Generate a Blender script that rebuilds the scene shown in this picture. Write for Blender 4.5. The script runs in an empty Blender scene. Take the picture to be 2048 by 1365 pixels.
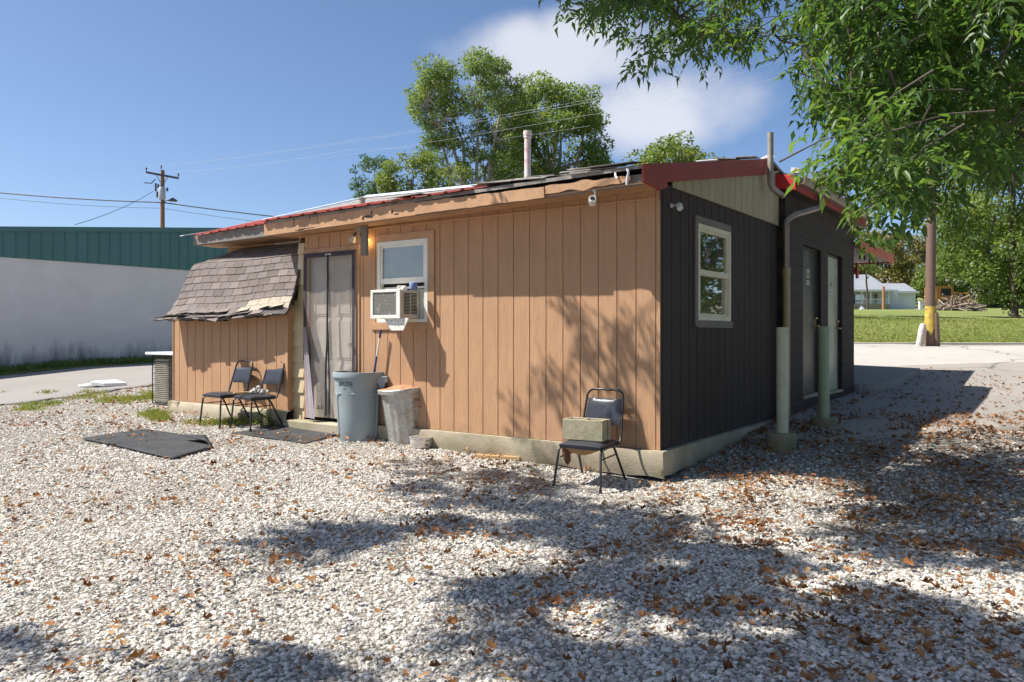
import bpy, bmesh, math, random
import numpy as np
from mathutils import Vector, Matrix, noise as mnoise
random.seed(7); RNG = np.random.default_rng(11)
PI = math.pi
scene = bpy.context.scene
COL = scene.collection

# ------------------------------------------------------------------ camera model (level lens, metres)
F, CX, HY, CZ = 1582.0, 1024.0, 667.0, 1.29
TH = math.atan2(.58, .815)
CO, SI = math.cos(TH), math.sin(TH)
CORN = (1.377, 7.36)                       # corner of the shop building, world XY

def loc2w(x, y, z=0.0):                    # building frame -> world
    return Vector((CORN[0] + CO*x + SI*y, CORN[1] - SI*x + CO*y, z))
def w2loc(X, Y):
    a, b = X-CORN[0], Y-CORN[1]
    return (CO*a - SI*b, SI*a + CO*b)
def P(px, py, d):                          # survey point: seen at px,py, d metres away
    return Vector(((px-CX)/F*d, d, CZ - (py-HY)/F*d))
def wA(px, py, v=0.0):                     # survey point on a plane parallel to the tan front wall -> (x, z)
    k = (px-CX)/F
    ox, oy = CORN[0]+SI*v, CORN[1]+CO*v
    x = (k*oy - ox)/(CO + k*SI)
    d = oy - SI*x
    return x, CZ - (py-HY)/F*d
def wB(px, py, xo=0.0):                    # same on a plane parallel to the dark side wall -> (y, z)
    k = (px-CX)/F
    ox, oy = CORN[0]+CO*xo, CORN[1]-SI*xo
    v = (k*oy - ox)/(SI - k*CO)
    d = oy + CO*v
    return v, CZ - (py-HY)/F*d

# ------------------------------------------------------------------ ground height
def sst(a, b, x):
    t = min(1, max(0, (x-a)/(b-a))); return t*t*(3-2*t)
def interp(x, xs, ys):
    return float(np.interp(x, xs, ys))
def gz(X, Y):
    x, v = w2loc(X, Y); t = -x
    w = interp(t, [0, 3.2, 5.6, 7.8, 20], [-.09, .02, .10, .13, .10])
    if v >= 0:
        z = w + interp(v, [0, 1.6, 3.57, 7.46, 11.8, 19.8, 40], [0, .12, .27, .35, .58, .95, 1.05])
    else:
        a = sst(.8, 5, -v)
        z = (w - .05*sst(0, .8, -v))*(1-a) + (-.13)*a
    if Y > 24.4:
        q = Y-24.4
        z = max(z, .93) if X > 0 else z
        z += .62*sst(0, 6.5, q) + .034*max(0, q-3)
        if q > 90: z += .05*(q-90)
    return z
def ground_at(px, py, it=30):              # where the sight line meets the ground
    lo, hi = 1.5, 200.0
    d = lo
    prev = None
    dd = lo
    while dd < hi:
        p = P(px, py, dd)
        if p.z <= gz(p.x, p.y):
            a, b = prev, dd
            for _ in range(25):
                m = (a+b)/2; q = P(px, py, m)
                if q.z <= gz(q.x, q.y): b = m
                else: a = m
            q = P(px, py, b); return Vector((q.x, q.y, gz(q.x, q.y)))
        prev = dd; dd *= 1.01
    return P(px, py, hi)

# ------------------------------------------------------------------ object helpers
def link(o, parent=None):
    COL.objects.link(o)
    if parent is not None: o.parent = parent
    return o
def thing(name, label, cat, loc=(0, 0, 0), rz=0.0, group=None):
    o = bpy.data.objects.new(name, None); o.empty_display_size = .2
    link(o); o.location = loc; o.rotation_euler = (0, 0, rz)
    o['label'] = label; o['category'] = cat
    if group: o['group'] = group
    return o
def tag(o, label, cat, group=None):
    o['label'] = label; o['category'] = cat
    if group: o['group'] = group
    return o
def kind(o, k, label=None, cat=None):
    o['kind'] = k
    if label: o['label'] = label
    if cat: o['category'] = cat
    return o

class MB:
    """collects shapes for ONE mesh"""
    def __init__(self): self.v = []; self.f = []; self.m = []; self.cur = 0
    def add(self, vs, fs):
        b = len(self.v); self.v += [tuple(p) for p in vs]
        self.f += [tuple(b+i for i in f) for f in fs]; self.m += [self.cur]*len(fs)
        return self
    def box(self, x0, x1, y0, y1, z0, z1):
        return self.hexa([(x0,y0,z0),(x1,y0,z0),(x1,y1,z0),(x0,y1,z0)], [(x0,y0,z1),(x1,y0,z1),(x1,y1,z1),(x0,y1,z1)])
    def hexa(self, b, t):
        return self.add(list(b)+list(t), [(3,2,1,0),(4,5,6,7),(0,1,5,4),(1,2,6,5),(2,3,7,6),(3,0,4,7)])
    def obox(self, c, ax, ay, az):           # oriented box from centre and half axes
        c, ax, ay, az = map(Vector, (c, ax, ay, az))
        b = [c-ax-ay-az, c+ax-ay-az, c+ax+ay-az, c-ax+ay-az]
        return self.hexa(b, [p+2*az for p in b])
    def quad(self, a, b, c, d): return self.add([a,b,c,d], [(0,1,2,3)])
    def prism(self, poly, ext):              # poly: 3-D outline, ext: extrusion vector
        n = len(poly); e = Vector(ext); p = [Vector(q) for q in poly]
        fs = [tuple(range(n-1,-1,-1)), tuple(range(n,2*n))] + [(i,(i+1)%n,n+(i+1)%n,n+i) for i in range(n)]
        return self.add(p+[q+e for q in p], fs)
    def tube(self, pts, r, n=8, caps=True):
        pts = [Vector(p) for p in pts]; rs = r if isinstance(r, (list, tuple)) else [r]*len(pts)
        vs, fs = [], []
        up = None
        for i, p in enumerate(pts):
            d = (pts[min(i+1,len(pts)-1)] - pts[max(i-1,0)]).normalized()
            if up is None:
                up = Vector((0,0,1)) if abs(d.z) < .9 else Vector((1,0,0))
            a = d.cross(up)
            if a.length < 1e-4: a = d.cross(Vector((0,1,0)))
            a.normalize(); b = a.cross(d).normalized(); up = b
            for k in range(n):
                t = 2*PI*k/n; vs.append(p + (a*math.cos(t) + b*math.sin(t))*rs[i])
        for i in range(len(pts)-1):
            for k in range(n):
                fs.append((i*n+k, i*n+(k+1)%n, (i+1)*n+(k+1)%n, (i+1)*n+k))
        if caps:
            fs.append(tuple(range(n-1,-1,-1))); L = (len(pts)-1)*n; fs.append(tuple(range(L, L+n)))
        return self.add(vs, fs)
    def lathe(self, prof, n=32, c=(0,0,0), wob=None, caps=True):
        vs, fs = [], []
        for (r, z) in prof:
            for k in range(n):
                t = 2*PI*k/n
                rr = r*(1 if wob is None else wob(t, z))
                vs.append((c[0]+rr*math.cos(t), c[1]+rr*math.sin(t), c[2]+z))
        m = len(prof)
        for i in range(m-1):
            for k in range(n):
                fs.append((i*n+k, i*n+(k+1)%n, (i+1)*n+(k+1)%n, (i+1)*n+k))
        if caps:
            fs.append(tuple(range(n-1,-1,-1))); fs.append(tuple(range((m-1)*n, m*n)))
        return self.add(vs, fs)
    def xf(self, M):
        self.v = [tuple(M @ Vector(p)) for p in self.v]; return self
    def build(self, name, mat, parent=None, smooth=False, bevel=0.0, angle=40):
        me = bpy.data.meshes.new(name)
        me.from_pydata(self.v, [], self.f)
        mats = mat if isinstance(mat, (list, tuple)) else [mat]
        for q in mats: me.materials.append(q)
        if len(mats) > 1: me.polygons.foreach_set('material_index', self.m)
        bm = bmesh.new(); bm.from_mesh(me)
        bmesh.ops.recalc_face_normals(bm, faces=bm.faces)
        bm.to_mesh(me); bm.free()
        if smooth:
            me.polygons.foreach_set('use_smooth', [True]*len(me.polygons))
            try: me.set_sharp_from_angle(angle=math.radians(angle))
            except Exception: pass
        me.update()
        o = bpy.data.objects.new(name, me)
        link(o, parent)
        if bevel:
            md = o.modifiers.new('bevel', 'BEVEL'); md.width = bevel; md.segments = 2; md.limit_method = 'ANGLE'; md.angle_limit = math.radians(35)
        return o

def copy_tree(o, parent=None):
    c = o.copy(); COL.objects.link(c)
    if parent is not None: c.parent = parent
    for ch in list(o.children): copy_tree(ch, c)
    return c

def arc(c, r, a0, a1, n, ax, ay):
    c, ax, ay = Vector(c), Vector(ax), Vector(ay)
    return [c + ax*(r*math.cos(a0+(a1-a0)*i/n)) + ay*(r*math.sin(a0+(a1-a0)*i/n)) for i in range(n+1)]

def text_mesh(txt, size):
    cu = bpy.data.curves.new('lettering', 'FONT'); cu.body = txt; cu.size = size; cu.align_x = 'CENTER'; cu.offset = size*.018
    ob = bpy.data.objects.new('lettering', cu); COL.objects.link(ob)
    dg = bpy.context.evaluated_depsgraph_get(); me = bpy.data.meshes.new_from_object(ob.evaluated_get(dg))
    vs = [tuple(v.co) for v in me.vertices]; fs = [tuple(p.vertices) for p in me.polygons]
    bpy.data.objects.remove(ob); bpy.data.curves.remove(cu); bpy.data.meshes.remove(me)
    return vs, fs

# ------------------------------------------------------------------ materials
class NT:
    def __init__(self, name):
        self.mat = bpy.data.materials.new(name); self.mat.use_nodes = True
        self.t = self.mat.node_tree; self.n = self.t.nodes; self.l = self.t.links
        self.bsdf = self.n['Principled BSDF']; self.out = self.n['Material Output']
    def node(self, ty, **kw):
        q = self.n.new(ty)
        for k, v in kw.items(): setattr(q, k, v)
        return q
    def put(self, sock, val):
        if val is None: return
        if isinstance(val, bpy.types.NodeSocket): self.l.new(val, sock)
        else:
            if isinstance(val, (tuple, list)) and len(val) == 3 and len(sock.default_value) == 4: val = tuple(val)+(1,)
            sock.default_value = val
    def coord(self, kind='Object', scale=(1,1,1), rot=(0,0,0), loc=(0,0,0)):
        tc = self.node('ShaderNodeTexCoord'); mp = self.node('ShaderNodeMapping')
        mp.inputs['Scale'].default_value = scale; mp.inputs['Rotation'].default_value = rot; mp.inputs['Location'].default_value = loc
        self.l.new(tc.outputs[kind], mp.inputs['Vector']); return mp.outputs[0]
    def noise(self, scale, detail=4, rough=.55, vec=None, dist=0):
        q = self.node('ShaderNodeTexNoise'); q.inputs['Scale'].default_value = scale; q.inputs['Detail'].default_value = detail
        q.inputs['Roughness'].default_value = rough; q.inputs['Distortion'].default_value = dist
        if vec is not None: self.l.new(vec, q.inputs['Vector'])
        return q.outputs['Fac']
    def voro(self, scale, vec=None, feature='F1', out='Distance'):
        q = self.node('ShaderNodeTexVoronoi', feature=feature); q.inputs['Scale'].default_value = scale
        if vec is not None: self.l.new(vec, q.inputs['Vector'])
        return q.outputs[out]
    def ramp(self, fac, stops, interp='LINEAR'):
        q = self.node('ShaderNodeValToRGB'); e = q.color_ramp.elements; q.color_ramp.interpolation = interp
        while len(e) < len(stops): e.new(.5)
        for i, (p, c) in enumerate(stops):
            e[i].position = p; e[i].color = (c, c, c, 1) if isinstance(c, (int, float)) else (tuple(c)+(1,))[:4]
        self.l.new(fac, q.inputs[0]); return q.outputs['Color']
    def mix(self, fac, a, b, mode='MIX'):
        q = self.node('ShaderNodeMix', data_type='RGBA', blend_type=mode)
        self.put(q.inputs[0], fac); self.put(q.inputs[6], a); self.put(q.inputs[7], b); return q.outputs[2]
    def math(self, op, a, b=None, c=None):
        q = self.node('ShaderNodeMath', operation=op)
        self.put(q.inputs[0], a)
        if b is not None: self.put(q.inputs[1], b)
        if c is not None: self.put(q.inputs[2], c)
        return q.outputs[0]
    def sep(self, vec):
        q = self.node('ShaderNodeSeparateXYZ'); self.l.new(vec, q.inputs[0]); return q.outputs
    def bump(self, h, strength=.5, dist=.01, normal=None):
        q = self.node('ShaderNodeBump'); q.inputs['Strength'].default_value = strength; q.inputs['Distance'].default_value = dist
        self.l.new(h, q.inputs['Height'])
        if normal is not None: self.l.new(normal, q.inputs['Normal'])
        return q.outputs[0]
    def done(self, color=None, rough=.7, normal=None, metal=0.0, spec=None):
        self.put(self.bsdf.inputs['Base Color'], color); self.put(self.bsdf.inputs['Roughness'], rough)
        self.put(self.bsdf.inputs['Metallic'], metal)
        if normal is not None: self.l.new(normal, self.bsdf.inputs['Normal'])
        if spec is not None: self.bsdf.inputs['Specular IOR Level'].default_value = spec
        return self.mat

def plain(name, c, rough=.6, metal=0.0, var=.25, scale=6, bump=.15, bscale=60, spec=None, dirt=None, dirt_amt=.5):
    n = NT(name); v = n.coord()
    a = tuple(x*(1-var) for x in c); b = tuple(min(1, x*(1+var)) for x in c)
    col = n.mix(n.ramp(n.noise(scale, 5, .6, v), [(.3, 0.), (.7, 1.)]), a, b)
    if dirt is not None:
        col = n.mix(n.math('MULTIPLY', n.ramp(n.noise(scale*1.7, 7, .7, v), [(.52, 0.), (.68, 1.)]), dirt_amt), col, dirt)
    nb = n.bump(n.noise(bscale, 4, .6, v), bump, .01) if bump else None
    return n.done(col, rough, nb, metal, spec)

def siding(name, base, dark, chips=None, rough=.75, stain=None):
    """vertical plywood siding: stretched wood grain, blotches, a few paint chips"""
    n = NT(name); v = n.coord(scale=(1,1,1)); g = n.coord(scale=(55,55,4.5)); s = n.coord(scale=(9,9,1.2))
    col = n.mix(n.ramp(n.noise(1.7, 5, .6, v), [(.3, 0.), (.75, 1.)]), base, dark)
    col = n.mix(n.ramp(n.noise(1, 5, .6, s), [(.38, 0.), (.75, .55)]), col, tuple(x*.72 for x in base))
    if stain:
        z = n.sep(n.coord())[2]
        lo = n.math('SUBTRACT', .62, z)
        f = n.ramp(n.math('ADD', n.math('MULTIPLY', lo, .9), n.math('MULTIPLY', n.noise(7, 6, .7, v), .75)), [(.62, 0.), (.95, .8)])
        col = n.mix(f, col, stain)
    if chips:
        f = n.ramp(n.noise(9, 8, .75, v), [(.69, 0.), (.705, 1.)])
        col = n.mix(f, col, chips)
    gr = n.noise(1, 6, .65, g, .6)
    col = n.mix(n.ramp(gr, [(.35, .30), (.55, 0.)]), col, tuple(x*.62 for x in base)); nb = n.bump(gr, .85, .008)
    nb = n.bump(n.noise(150, 3, .6, v), .25, .004, nb)
    return n.done(col, rough, nb)

M = {}
M['tan'] = siding('tan_paint', (.525, .297, .157), (.44, .245, .127), chips=(.36,.27,.19), stain=(.30,.19,.11))
M['tan_trim'] = plain('tan_trim_paint', (.465, .262, .137), .65, var=.12, scale=3, bump=.25, bscale=45, dirt=(.10,.06,.04), dirt_amt=.35)
M['black'] = siding('charcoal_paint', (.040, .0215, .0115), (.026, .0155, .0095), rough=.7, chips=(.11,.10,.085), stain=(.075,.06,.045))
M['cream'] = plain('cream_paint', (.54, .43, .25), .6, var=.06, scale=3, bump=.15, dirt=(.3,.25,.16), dirt_amt=.25)
M['gable'] = siding('gable_cream', (.48, .42, .26), (.40, .35, .22))
M['sunlitred'] = plain('sunlit_red_paint', (.60, .028, .035), .5, var=.1, scale=4, bump=.1)  # red paint lightened to stand for direct sun on a shaded board
M['orangered'] = plain('orange_red_paint', (.56, .125, .06), .5, var=.12, scale=4, bump=.1)
M['red'] = plain('red_paint', (.31, .034, .020), .5, var=.15, scale=4, bump=.15, dirt=(.2,.03,.03), dirt_amt=.4)
M['redmetal'] = plain('red_roof_metal', (.62, .155, .115), .42, var=.15, scale=3, bump=.05, dirt=(.42,.2,.16), dirt_amt=.6)
M['white_metal'] = plain('white_flashing', (.72, .74, .76), .4, var=.06, scale=3, bump=.05)
M['felt'] = plain('roofing_felt', (.075, .065, .058), .9, var=.35, scale=9, bump=.5, bscale=120, dirt=(.22,.19,.16), dirt_amt=.5)
M['oldwood'] = siding('weathered_wood', (.24, .205, .175), (.17, .15, .13))
M['newwood'] = siding('raw_plank', (.52, .34, .16), (.45, .28, .12))
M['vinyl'] = plain('white_vinyl', (.74, .72, .64), .45, var=.05, scale=5, bump=.05, dirt=(.5,.47,.38), dirt_amt=.35)
M['vinylg'] = plain('ivory_vinyl', (.72, .67, .47), .45, var=.06, scale=5, bump=.05, dirt=(.42,.4,.3), dirt_amt=.35)
M['sheet_steel'] = plain('beige_sheet_metal', (.60, .55, .45), .5, var=.06, scale=8, bump=.05, dirt=(.3,.2,.12), dirt_amt=.3)
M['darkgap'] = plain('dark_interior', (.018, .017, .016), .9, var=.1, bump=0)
M['blackmetal'] = plain('black_metal', (.022, .022, .024), .38, var=.2, bump=.05, dirt=(.12,.08,.05), dirt_amt=.3)
M['vinylseat'] = plain('black_vinyl', (.032, .034, .042), .36, var=.25, scale=5, bump=.25, bscale=25, dirt=(.12,.11,.1), dirt_amt=.35)
M['ply'] = plain('seat_plywood', (.48, .25, .09), .7, var=.2, bump=.2)
M['foam'] = plain('rotten_foam', (.16, .065, .03), .95, var=.4, scale=30, bump=.8)
M['greyplastic'] = plain('grey_plastic', (.27, .32, .335), .5, var=.07, scale=2.5, bump=.08, bscale=90, dirt=(.36,.36,.32), dirt_amt=.35)
M['bluegrey'] = plain('dark_plastic_rim', (.14, .17, .20), .45, var=.1, bump=.05)
M['ink'] = plain('printed_ink', (.02, .022, .026), .6, var=.1, bump=0)
M['blueplastic'] = plain('blue_plastic', (.03, .045, .16), .4, var=.1, bump=0)
M['twine'] = plain('blue_twine', (.20, .26, .46), .8, var=.3, scale=40, bump=.6, bscale=90)
M['steel'] = plain('brushed_steel', (.72, .69, .64), .35, .35, var=.2, scale=10, bump=.15, dirt=(.25,.17,.11), dirt_amt=.5)
M['rust'] = plain('rusty_steel', (.36, .17, .08), .85, var=.4, scale=9, bump=.4, bscale=70, dirt=(.62,.42,.28), dirt_amt=.6)
M['pipe'] = plain('grey_conduit', (.33, .30, .25), .5, .3, var=.2, scale=6, bump=.1, dirt=(.2,.14,.09), dirt_amt=.5)
M['ventpipe'] = plain('vent_pipe_metal', (.62, .56, .54), .55, .2, var=.1, scale=9, bump=.1, dirt=(.40,.16,.12), dirt_amt=.8)
M['bronze'] = plain('brown_downspout', (.30, .235, .17), .45, .2, var=.2, scale=6, bump=.1)
M['palegreen'] = plain('pale_green_paint', (.54, .53, .36), .55, var=.1, scale=4, bump=.15, dirt=(.26,.27,.2), dirt_amt=.4)
M['palegreen2'] = plain('green_paint', (.29, .35, .195), .5, var=.1, scale=4, bump=.15, dirt=(.18,.22,.15), dirt_amt=.4)
M['olive_pipe'] = plain('yellowed_pipe', (.36, .29, .13), .5, var=.12, scale=5, bump=.1)
M['plate'] = plain('white_plate', (.62, .6, .52), .5, var=.05, bump=0)
M['camplastic'] = plain('white_camera_plastic', (.70, .69, .62), .4, var=.05, bump=0)
M['brass'] = plain('brass_hardware', (.45, .36, .2), .35, .8, var=.2, bump=0)
M['yellow'] = plain('yellow_paint', (.50, .35, .06), .75, var=.3, scale=6, bump=.4, bscale=30, dirt=(.14,.09,.06), dirt_amt=.8)
M['orange'] = plain('rusty_orange_paint', (.40, .17, .03), .7, var=.3, scale=3, bump=.2, dirt=(.12,.06,.03), dirt_amt=.7)
M['soffit'] = siding('soffit_board', (.42, .26, .15), (.36, .29, .24))
M['canopy_under'] = plain('grey_soffit', (.30, .27, .25), .8, var=.1, bump=.1)

def make_concrete(name, c, scale=1.0, moss=None, dark=None):
    n = NT(name); v = n.coord()
    col = n.mix(n.ramp(n.noise(2.2*scale, 6, .65, v), [(.3, 0.), (.7, 1.)]), tuple(x*.78 for x in c), c)
    col = n.mix(n.ramp(n.noise(90*scale, 3, .7, v), [(.45, 0.), (.75, .5)]), col, tuple(x*.5 for x in c))
    if dark: col = n.mix(n.ramp(n.noise(3.3*scale, 8, .75, v), [(.55, 0.), (.72, .75)]), col, dark)
    if moss: col = n.mix(n.ramp(n.noise(1.9*scale, 7, .7, v), [(.48, 0.), (.66, .7)]), col, moss)
    h = n.math('ADD', n.noise(70*scale, 5, .7, v), n.math('MULTIPLY', n.noise(6*scale, 4, .6, v), 1.5))
    return n.done(col, .9, n.bump(h, .5, .012))
M['concrete'] = make_concrete('old_concrete', (.48, .405, .285), dark=(.24,.19,.13), moss=(.22,.22,.11))
M['mossconcrete'] = make_concrete('mossy_concrete', (.32, .265, .16), moss=(.14,.15,.07), dark=(.12,.10,.07))
M['block'] = make_concrete('concrete_block', (.44, .385, .25), 3, moss=(.20,.20,.11))

def make_paving(name, c, crack=True, leafstain=True):
    n = NT(name); v = n.coord()
    col = n.mix(n.ramp(n.noise(.35, 6, .6, v), [(.3, 0.), (.7, 1.)]), tuple(x*.82 for x in c), c)
    col = n.mix(n.ramp(n.noise(55, 3, .7, v), [(.4, 0.), (.8, .45)]), col, tuple(x*.6 for x in c))
    col = n.mix(n.ramp(n.noise(2.5, 8, .75, v), [(.56, 0.), (.74, .55)]), col, (.16,.135,.11))
    if crack:
        d = n.node('ShaderNodeTexVoronoi', feature='DISTANCE_TO_EDGE'); d.inputs['Scale'].default_value = .16
        wv = n.node('ShaderNodeVectorMath', operation='ADD'); nz = n.node('ShaderNodeTexNoise'); nz.inputs['Scale'].default_value = 1.1; nz.inputs['Detail'].default_value = 6
        n.l.new(v, nz.inputs['Vector']); n.l.new(v, wv.inputs[0]); n.l.new(nz.outputs['Color'], wv.inputs[1]); n.l.new(wv.outputs[0], d.inputs['Vector'])
        col = n.mix(n.ramp(d.outputs['Distance'], [(.0, 1.), (.006, 0.)]), col, (.05,.045,.04))
    return n.done(col, .9, n.bump(n.noise(60, 5, .7, v), .45, .012))
M['lot'] = make_paving('worn_paving', (.33, .295, .25))
M['street'] = make_paving('street_paving', (.46, .425, .375))
M['alley'] = make_paving('alley_dirt', (.30, .275, .245), crack=False)

def make_gravelbase():
    n = NT('gravel_bed'); v = n.coord()
    d = n.voro(38, v); c = n.node('ShaderNodeTexVoronoi'); c.inputs['Scale'].default_value = 38; n.l.new(v, c.inputs['Vector'])
    r = n.sep(c.outputs['Color'])[0]
    col = n.ramp(r, [(0, (.26,.23,.185)), (.5, (.42,.38,.315)), (1, (.54,.495,.425))])
    col = n.mix(n.ramp(d, [(.30, 0.), (.7, .85)]), col, (.075,.062,.048))  # shade in the gaps between stones, painted into the bed colour
    soil = n.ramp(n.noise(.45, 6, .65, v), [(.50, 0.), (.68, .7)])
    col = n.mix(soil, col, (.24,.19,.135))
    h = n.math('SUBTRACT', 1.0, d)
    return n.done(col, .95, n.bump(h, .9, .02))
M['gravelbed'] = make_gravelbase()

def make_stone():
    n = NT('gravel_stone'); v = n.coord()
    a = n.node('ShaderNodeAttribute', attribute_name='rnd', attribute_type='INSTANCER')
    col = n.ramp(a.outputs['Fac'], [(0, (.24,.205,.16)), (.15, (.38,.335,.275)), (.45, (.58,.53,.455)), (.8, (.71,.665,.59)), (1, (.80,.755,.69))])
    col = n.mix(n.ramp(n.noise(2.5, 4, .6, v), [(.45, 0.), (.8, .45)]), col, (.34,.30,.25))
    return n.done(col, .9, n.bump(n.noise(9, 4, .6, v), .3, .05))
M['stone'] = make_stone()

def island(n):
    g = n.node('ShaderNodeNewGeometry'); return g.outputs['Random Per Island']
def make_leaf(name, stops, trans=.35, rough=.45, tint=1.5, spec=.4, nscale=.5):
    n = NT(name); v = n.coord()
    r = island(n)
    k = n.math('ADD', n.math('MULTIPLY', r, .55), n.math('MULTIPLY', n.ramp(n.noise(nscale, 3, .6, v), [(.3, 0.), (.7, 1.)]), .45))
    col = n.ramp(k, stops)
    n.done(col, rough, spec=spec)
    tr = n.node('ShaderNodeBsdfTranslucent'); mx = n.node('ShaderNodeMixShader'); mx.inputs[0].default_value = trans
    tc = n.mix(1.0, col, (tint, tint, tint*.55), 'MULTIPLY'); n.l.new(tc, tr.inputs[0])
    n.l.new(n.bsdf.outputs[0], mx.inputs[1]); n.l.new(tr.outputs[0], mx.inputs[2]); n.l.new(mx.outputs[0], n.out.inputs[0])
    return n.mat
M['leaf_near'] = make_leaf('hanging_tree_leaves', [(0, (.034,.075,.026)), (.5, (.068,.13,.030)), (.85, (.14,.205,.04)), (1, (.26,.24,.06))], .5, .40, 1.8)
M['leaf_mid'] = make_leaf('mid_tree_leaves', [(0, (.07,.12,.038)), (.5, (.145,.205,.054)), (1, (.27,.29,.08))], .42, .5, 1.6)
M['leaf_dark'] = make_leaf('dark_tree_leaves', [(0, (.045,.095,.04)), (.6, (.08,.145,.055)), (1, (.13,.19,.07))], .3, .5, 1.5)
M['leaf_bright'] = make_leaf('bright_tree_leaves', [(0, (.09,.14,.03)), (.6, (.16,.21,.045)), (1, (.25,.25,.06))], .4, .5, 1.5)
M['leaf_yellow'] = make_leaf('yellowing_tree_leaves', [(0, (.11,.12,.035)), (.6, (.21,.19,.055)), (1, (.32,.22,.07))], .35, .55, 1.4)
M['weed'] = make_leaf('weed_leaves', [(0, (.07,.13,.03)), (1, (.20,.26,.06))], .35, .5, 1.5, nscale=4)
M['deadleaf'] = make_leaf('fallen_leaf', [(0, (.055,.028,.015)), (.3, (.16,.066,.026)), (.6, (.31,.135,.048)), (.82, (.42,.25,.12)), (.95, (.50,.36,.20)), (1, (.62,.42,.05))], .15, .75, 1.2, .2, 3)
M['grassblade'] = make_leaf('grass_blade', [(0, (.16,.21,.04)), (.6, (.28,.31,.08)), (1, (.44,.36,.16))], .3, .6, 1.4, .2, 2)
M['bark'] = plain('tree_bark', (.085, .068, .052), .9, var=.35, scale=5, bump=.8, bscale=30)
M['palebark'] = plain('pale_bark', (.33, .29, .25), .9, var=.3, scale=4, bump=.5, bscale=20)
M['polewood'] = siding('utility_pole_wood', (.30, .16, .07), (.22, .12, .06))
M['polewood2'] = siding('brown_pole_wood', (.19, .115, .08), (.13, .085, .065), chips=(.3,.24,.2))

def make_lawn():
    n = NT('lawn'); v = n.coord()
    col = n.mix(n.ramp(n.noise(.25, 5, .6, v), [(.35, 0.), (.7, 1.)]), (.17,.225,.04), (.26,.28,.07))
    col = n.mix(n.ramp(n.noise(.55, 7, .7, v), [(.52, 0.), (.68, .6)]), col, (.40,.31,.15))
    col = n.mix(n.ramp(n.noise(22, 3, .7, v), [(.4, 0.), (.75, .55)]), col, (.07,.11,.02))
    return n.done(col, .95, n.bump(n.noise(30, 4, .7, v), 1.0, .06))
M['lawn'] = make_lawn()

def make_shingle():
    n = NT('asphalt_shingle'); v = n.coord(); r = island(n)
    col = n.ramp(r, [(0, (.105,.08,.066)), (.35, (.165,.125,.105)), (.65, (.15,.125,.115)), (1, (.22,.175,.15))])
    col = n.mix(n.ramp(n.noise(160, 2, .7, v), [(.45, 0.), (.7, .6)]), col, (.36,.32,.30))
    col = n.mix(n.ramp(n.noise(70, 3, .8, v), [(.3, .5), (.5, 0.)]), col, (.06,.05,.045))
    x = n.sep(v)[0]
    lich = n.math('MULTIPLY', n.ramp(n.math('MULTIPLY', n.math('ADD', x, 6.7), -1.0), [(0., 0.), (.9, 1.)]), n.ramp(n.noise(14, 6, .8, v), [(.55, 0.), (.66, 1.)]))
    col = n.mix(lich, col, (.36,.20,.06))
    return n.done(col, .95, n.bump(n.noise(220, 3, .7, v), .5, .006))
M['shingle'] = make_shingle()
M['shingle_pale'] = plain('faded_shingle', (.40, .34, .26), .95, var=.15, scale=20, bump=.4, bscale=200)

def make_blockwall(name, c, jc, bump=.5, stain=None, off=(0,0,0), axis='B', chips=None, w=.4, h=.2):
    n = NT(name)
    rot = (math.radians(90), 0, 0) if axis == 'A' else (math.radians(90), 0, math.radians(90))
    tc = n.node('ShaderNodeTexCoord'); s = n.sep(tc.outputs['Object']); cb = n.node('ShaderNodeCombineXYZ')
    n.l.new(s[1] if axis == 'B' else s[0], cb.inputs[0]); n.l.new(s[2], cb.inputs[1])
    b = n.node('ShaderNodeTexBrick'); n.l.new(cb.outputs[0], b.inputs['Vector'])
    b.inputs['Scale'].default_value = 1; b.inputs['Brick Width'].default_value = w; b.inputs['Row Height'].default_value = h
    b.inputs['Mortar Size'].default_value = .006; b.inputs['Mortar Smooth'].default_value = .3
    b.inputs['Color1'].default_value = tuple(c)+(1,); b.inputs['Color2'].default_value = tuple(x*.95 for x in c)+(1,); b.inputs['Mortar'].default_value = tuple(jc)+(1,)
    v = n.coord()
    col = n.mix(n.ramp(n.noise(1.1, 5, .6, v), [(.3, 0.), (.75, .35)]), b.outputs['Color'], tuple(x*.7 for x in c))
    if stain:
        zz = n.math('SUBTRACT', stain[1], s[2])
        vv = n.coord(scale=(2.2, 2.2, .5))
        f = n.ramp(n.math('ADD', n.math('MULTIPLY', zz, .55), n.noise(1.3, 7, .7, vv)), [(.60, 0.), (1.15, .9)])
        col = n.mix(f, col, stain[0])
    if chips:
        col = n.mix(n.math('MULTIPLY', n.ramp(n.noise(.9, 4, .6, v), [(.5, 0.), (.6, 1.)]), n.math('MULTIPLY', b.outputs['Fac'], .10)), col, chips)
    hgt = n.math('ADD', n.math('MULTIPLY', b.outputs['Fac'], -1.0), n.math('MULTIPLY', n.noise(90, 4, .7, v), .35))
    return n.done(col, .75, n.bump(hgt, bump, .01))
M['darkblock'] = make_blockwall('charcoal_block', (.037,.0245,.0155), (.009,.007,.005), 1.0)
M['whiteblock'] = make_blockwall('white_block', (.80,.77,.715), (.785,.755,.70), .05, stain=((.10,.10,.10), 1.15), chips=(.16,.15,.14))
M['felt2'] = plain('weathered_shingle', (.25, .225, .20), .9, var=.45, scale=7, bump=.5, bscale=120, dirt=(.10,.085,.075), dirt_amt=.8)
M['greenmetal'] = plain('green_ribbed_metal', (.075, .19, .175), .5, var=.08, scale=.8, bump=.03)
M['darkdoor'] = plain('charcoal_door', (.045, .040, .034), .38, var=.25, scale=3, bump=.1, dirt=(.16,.135,.11), dirt_amt=.5)
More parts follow.
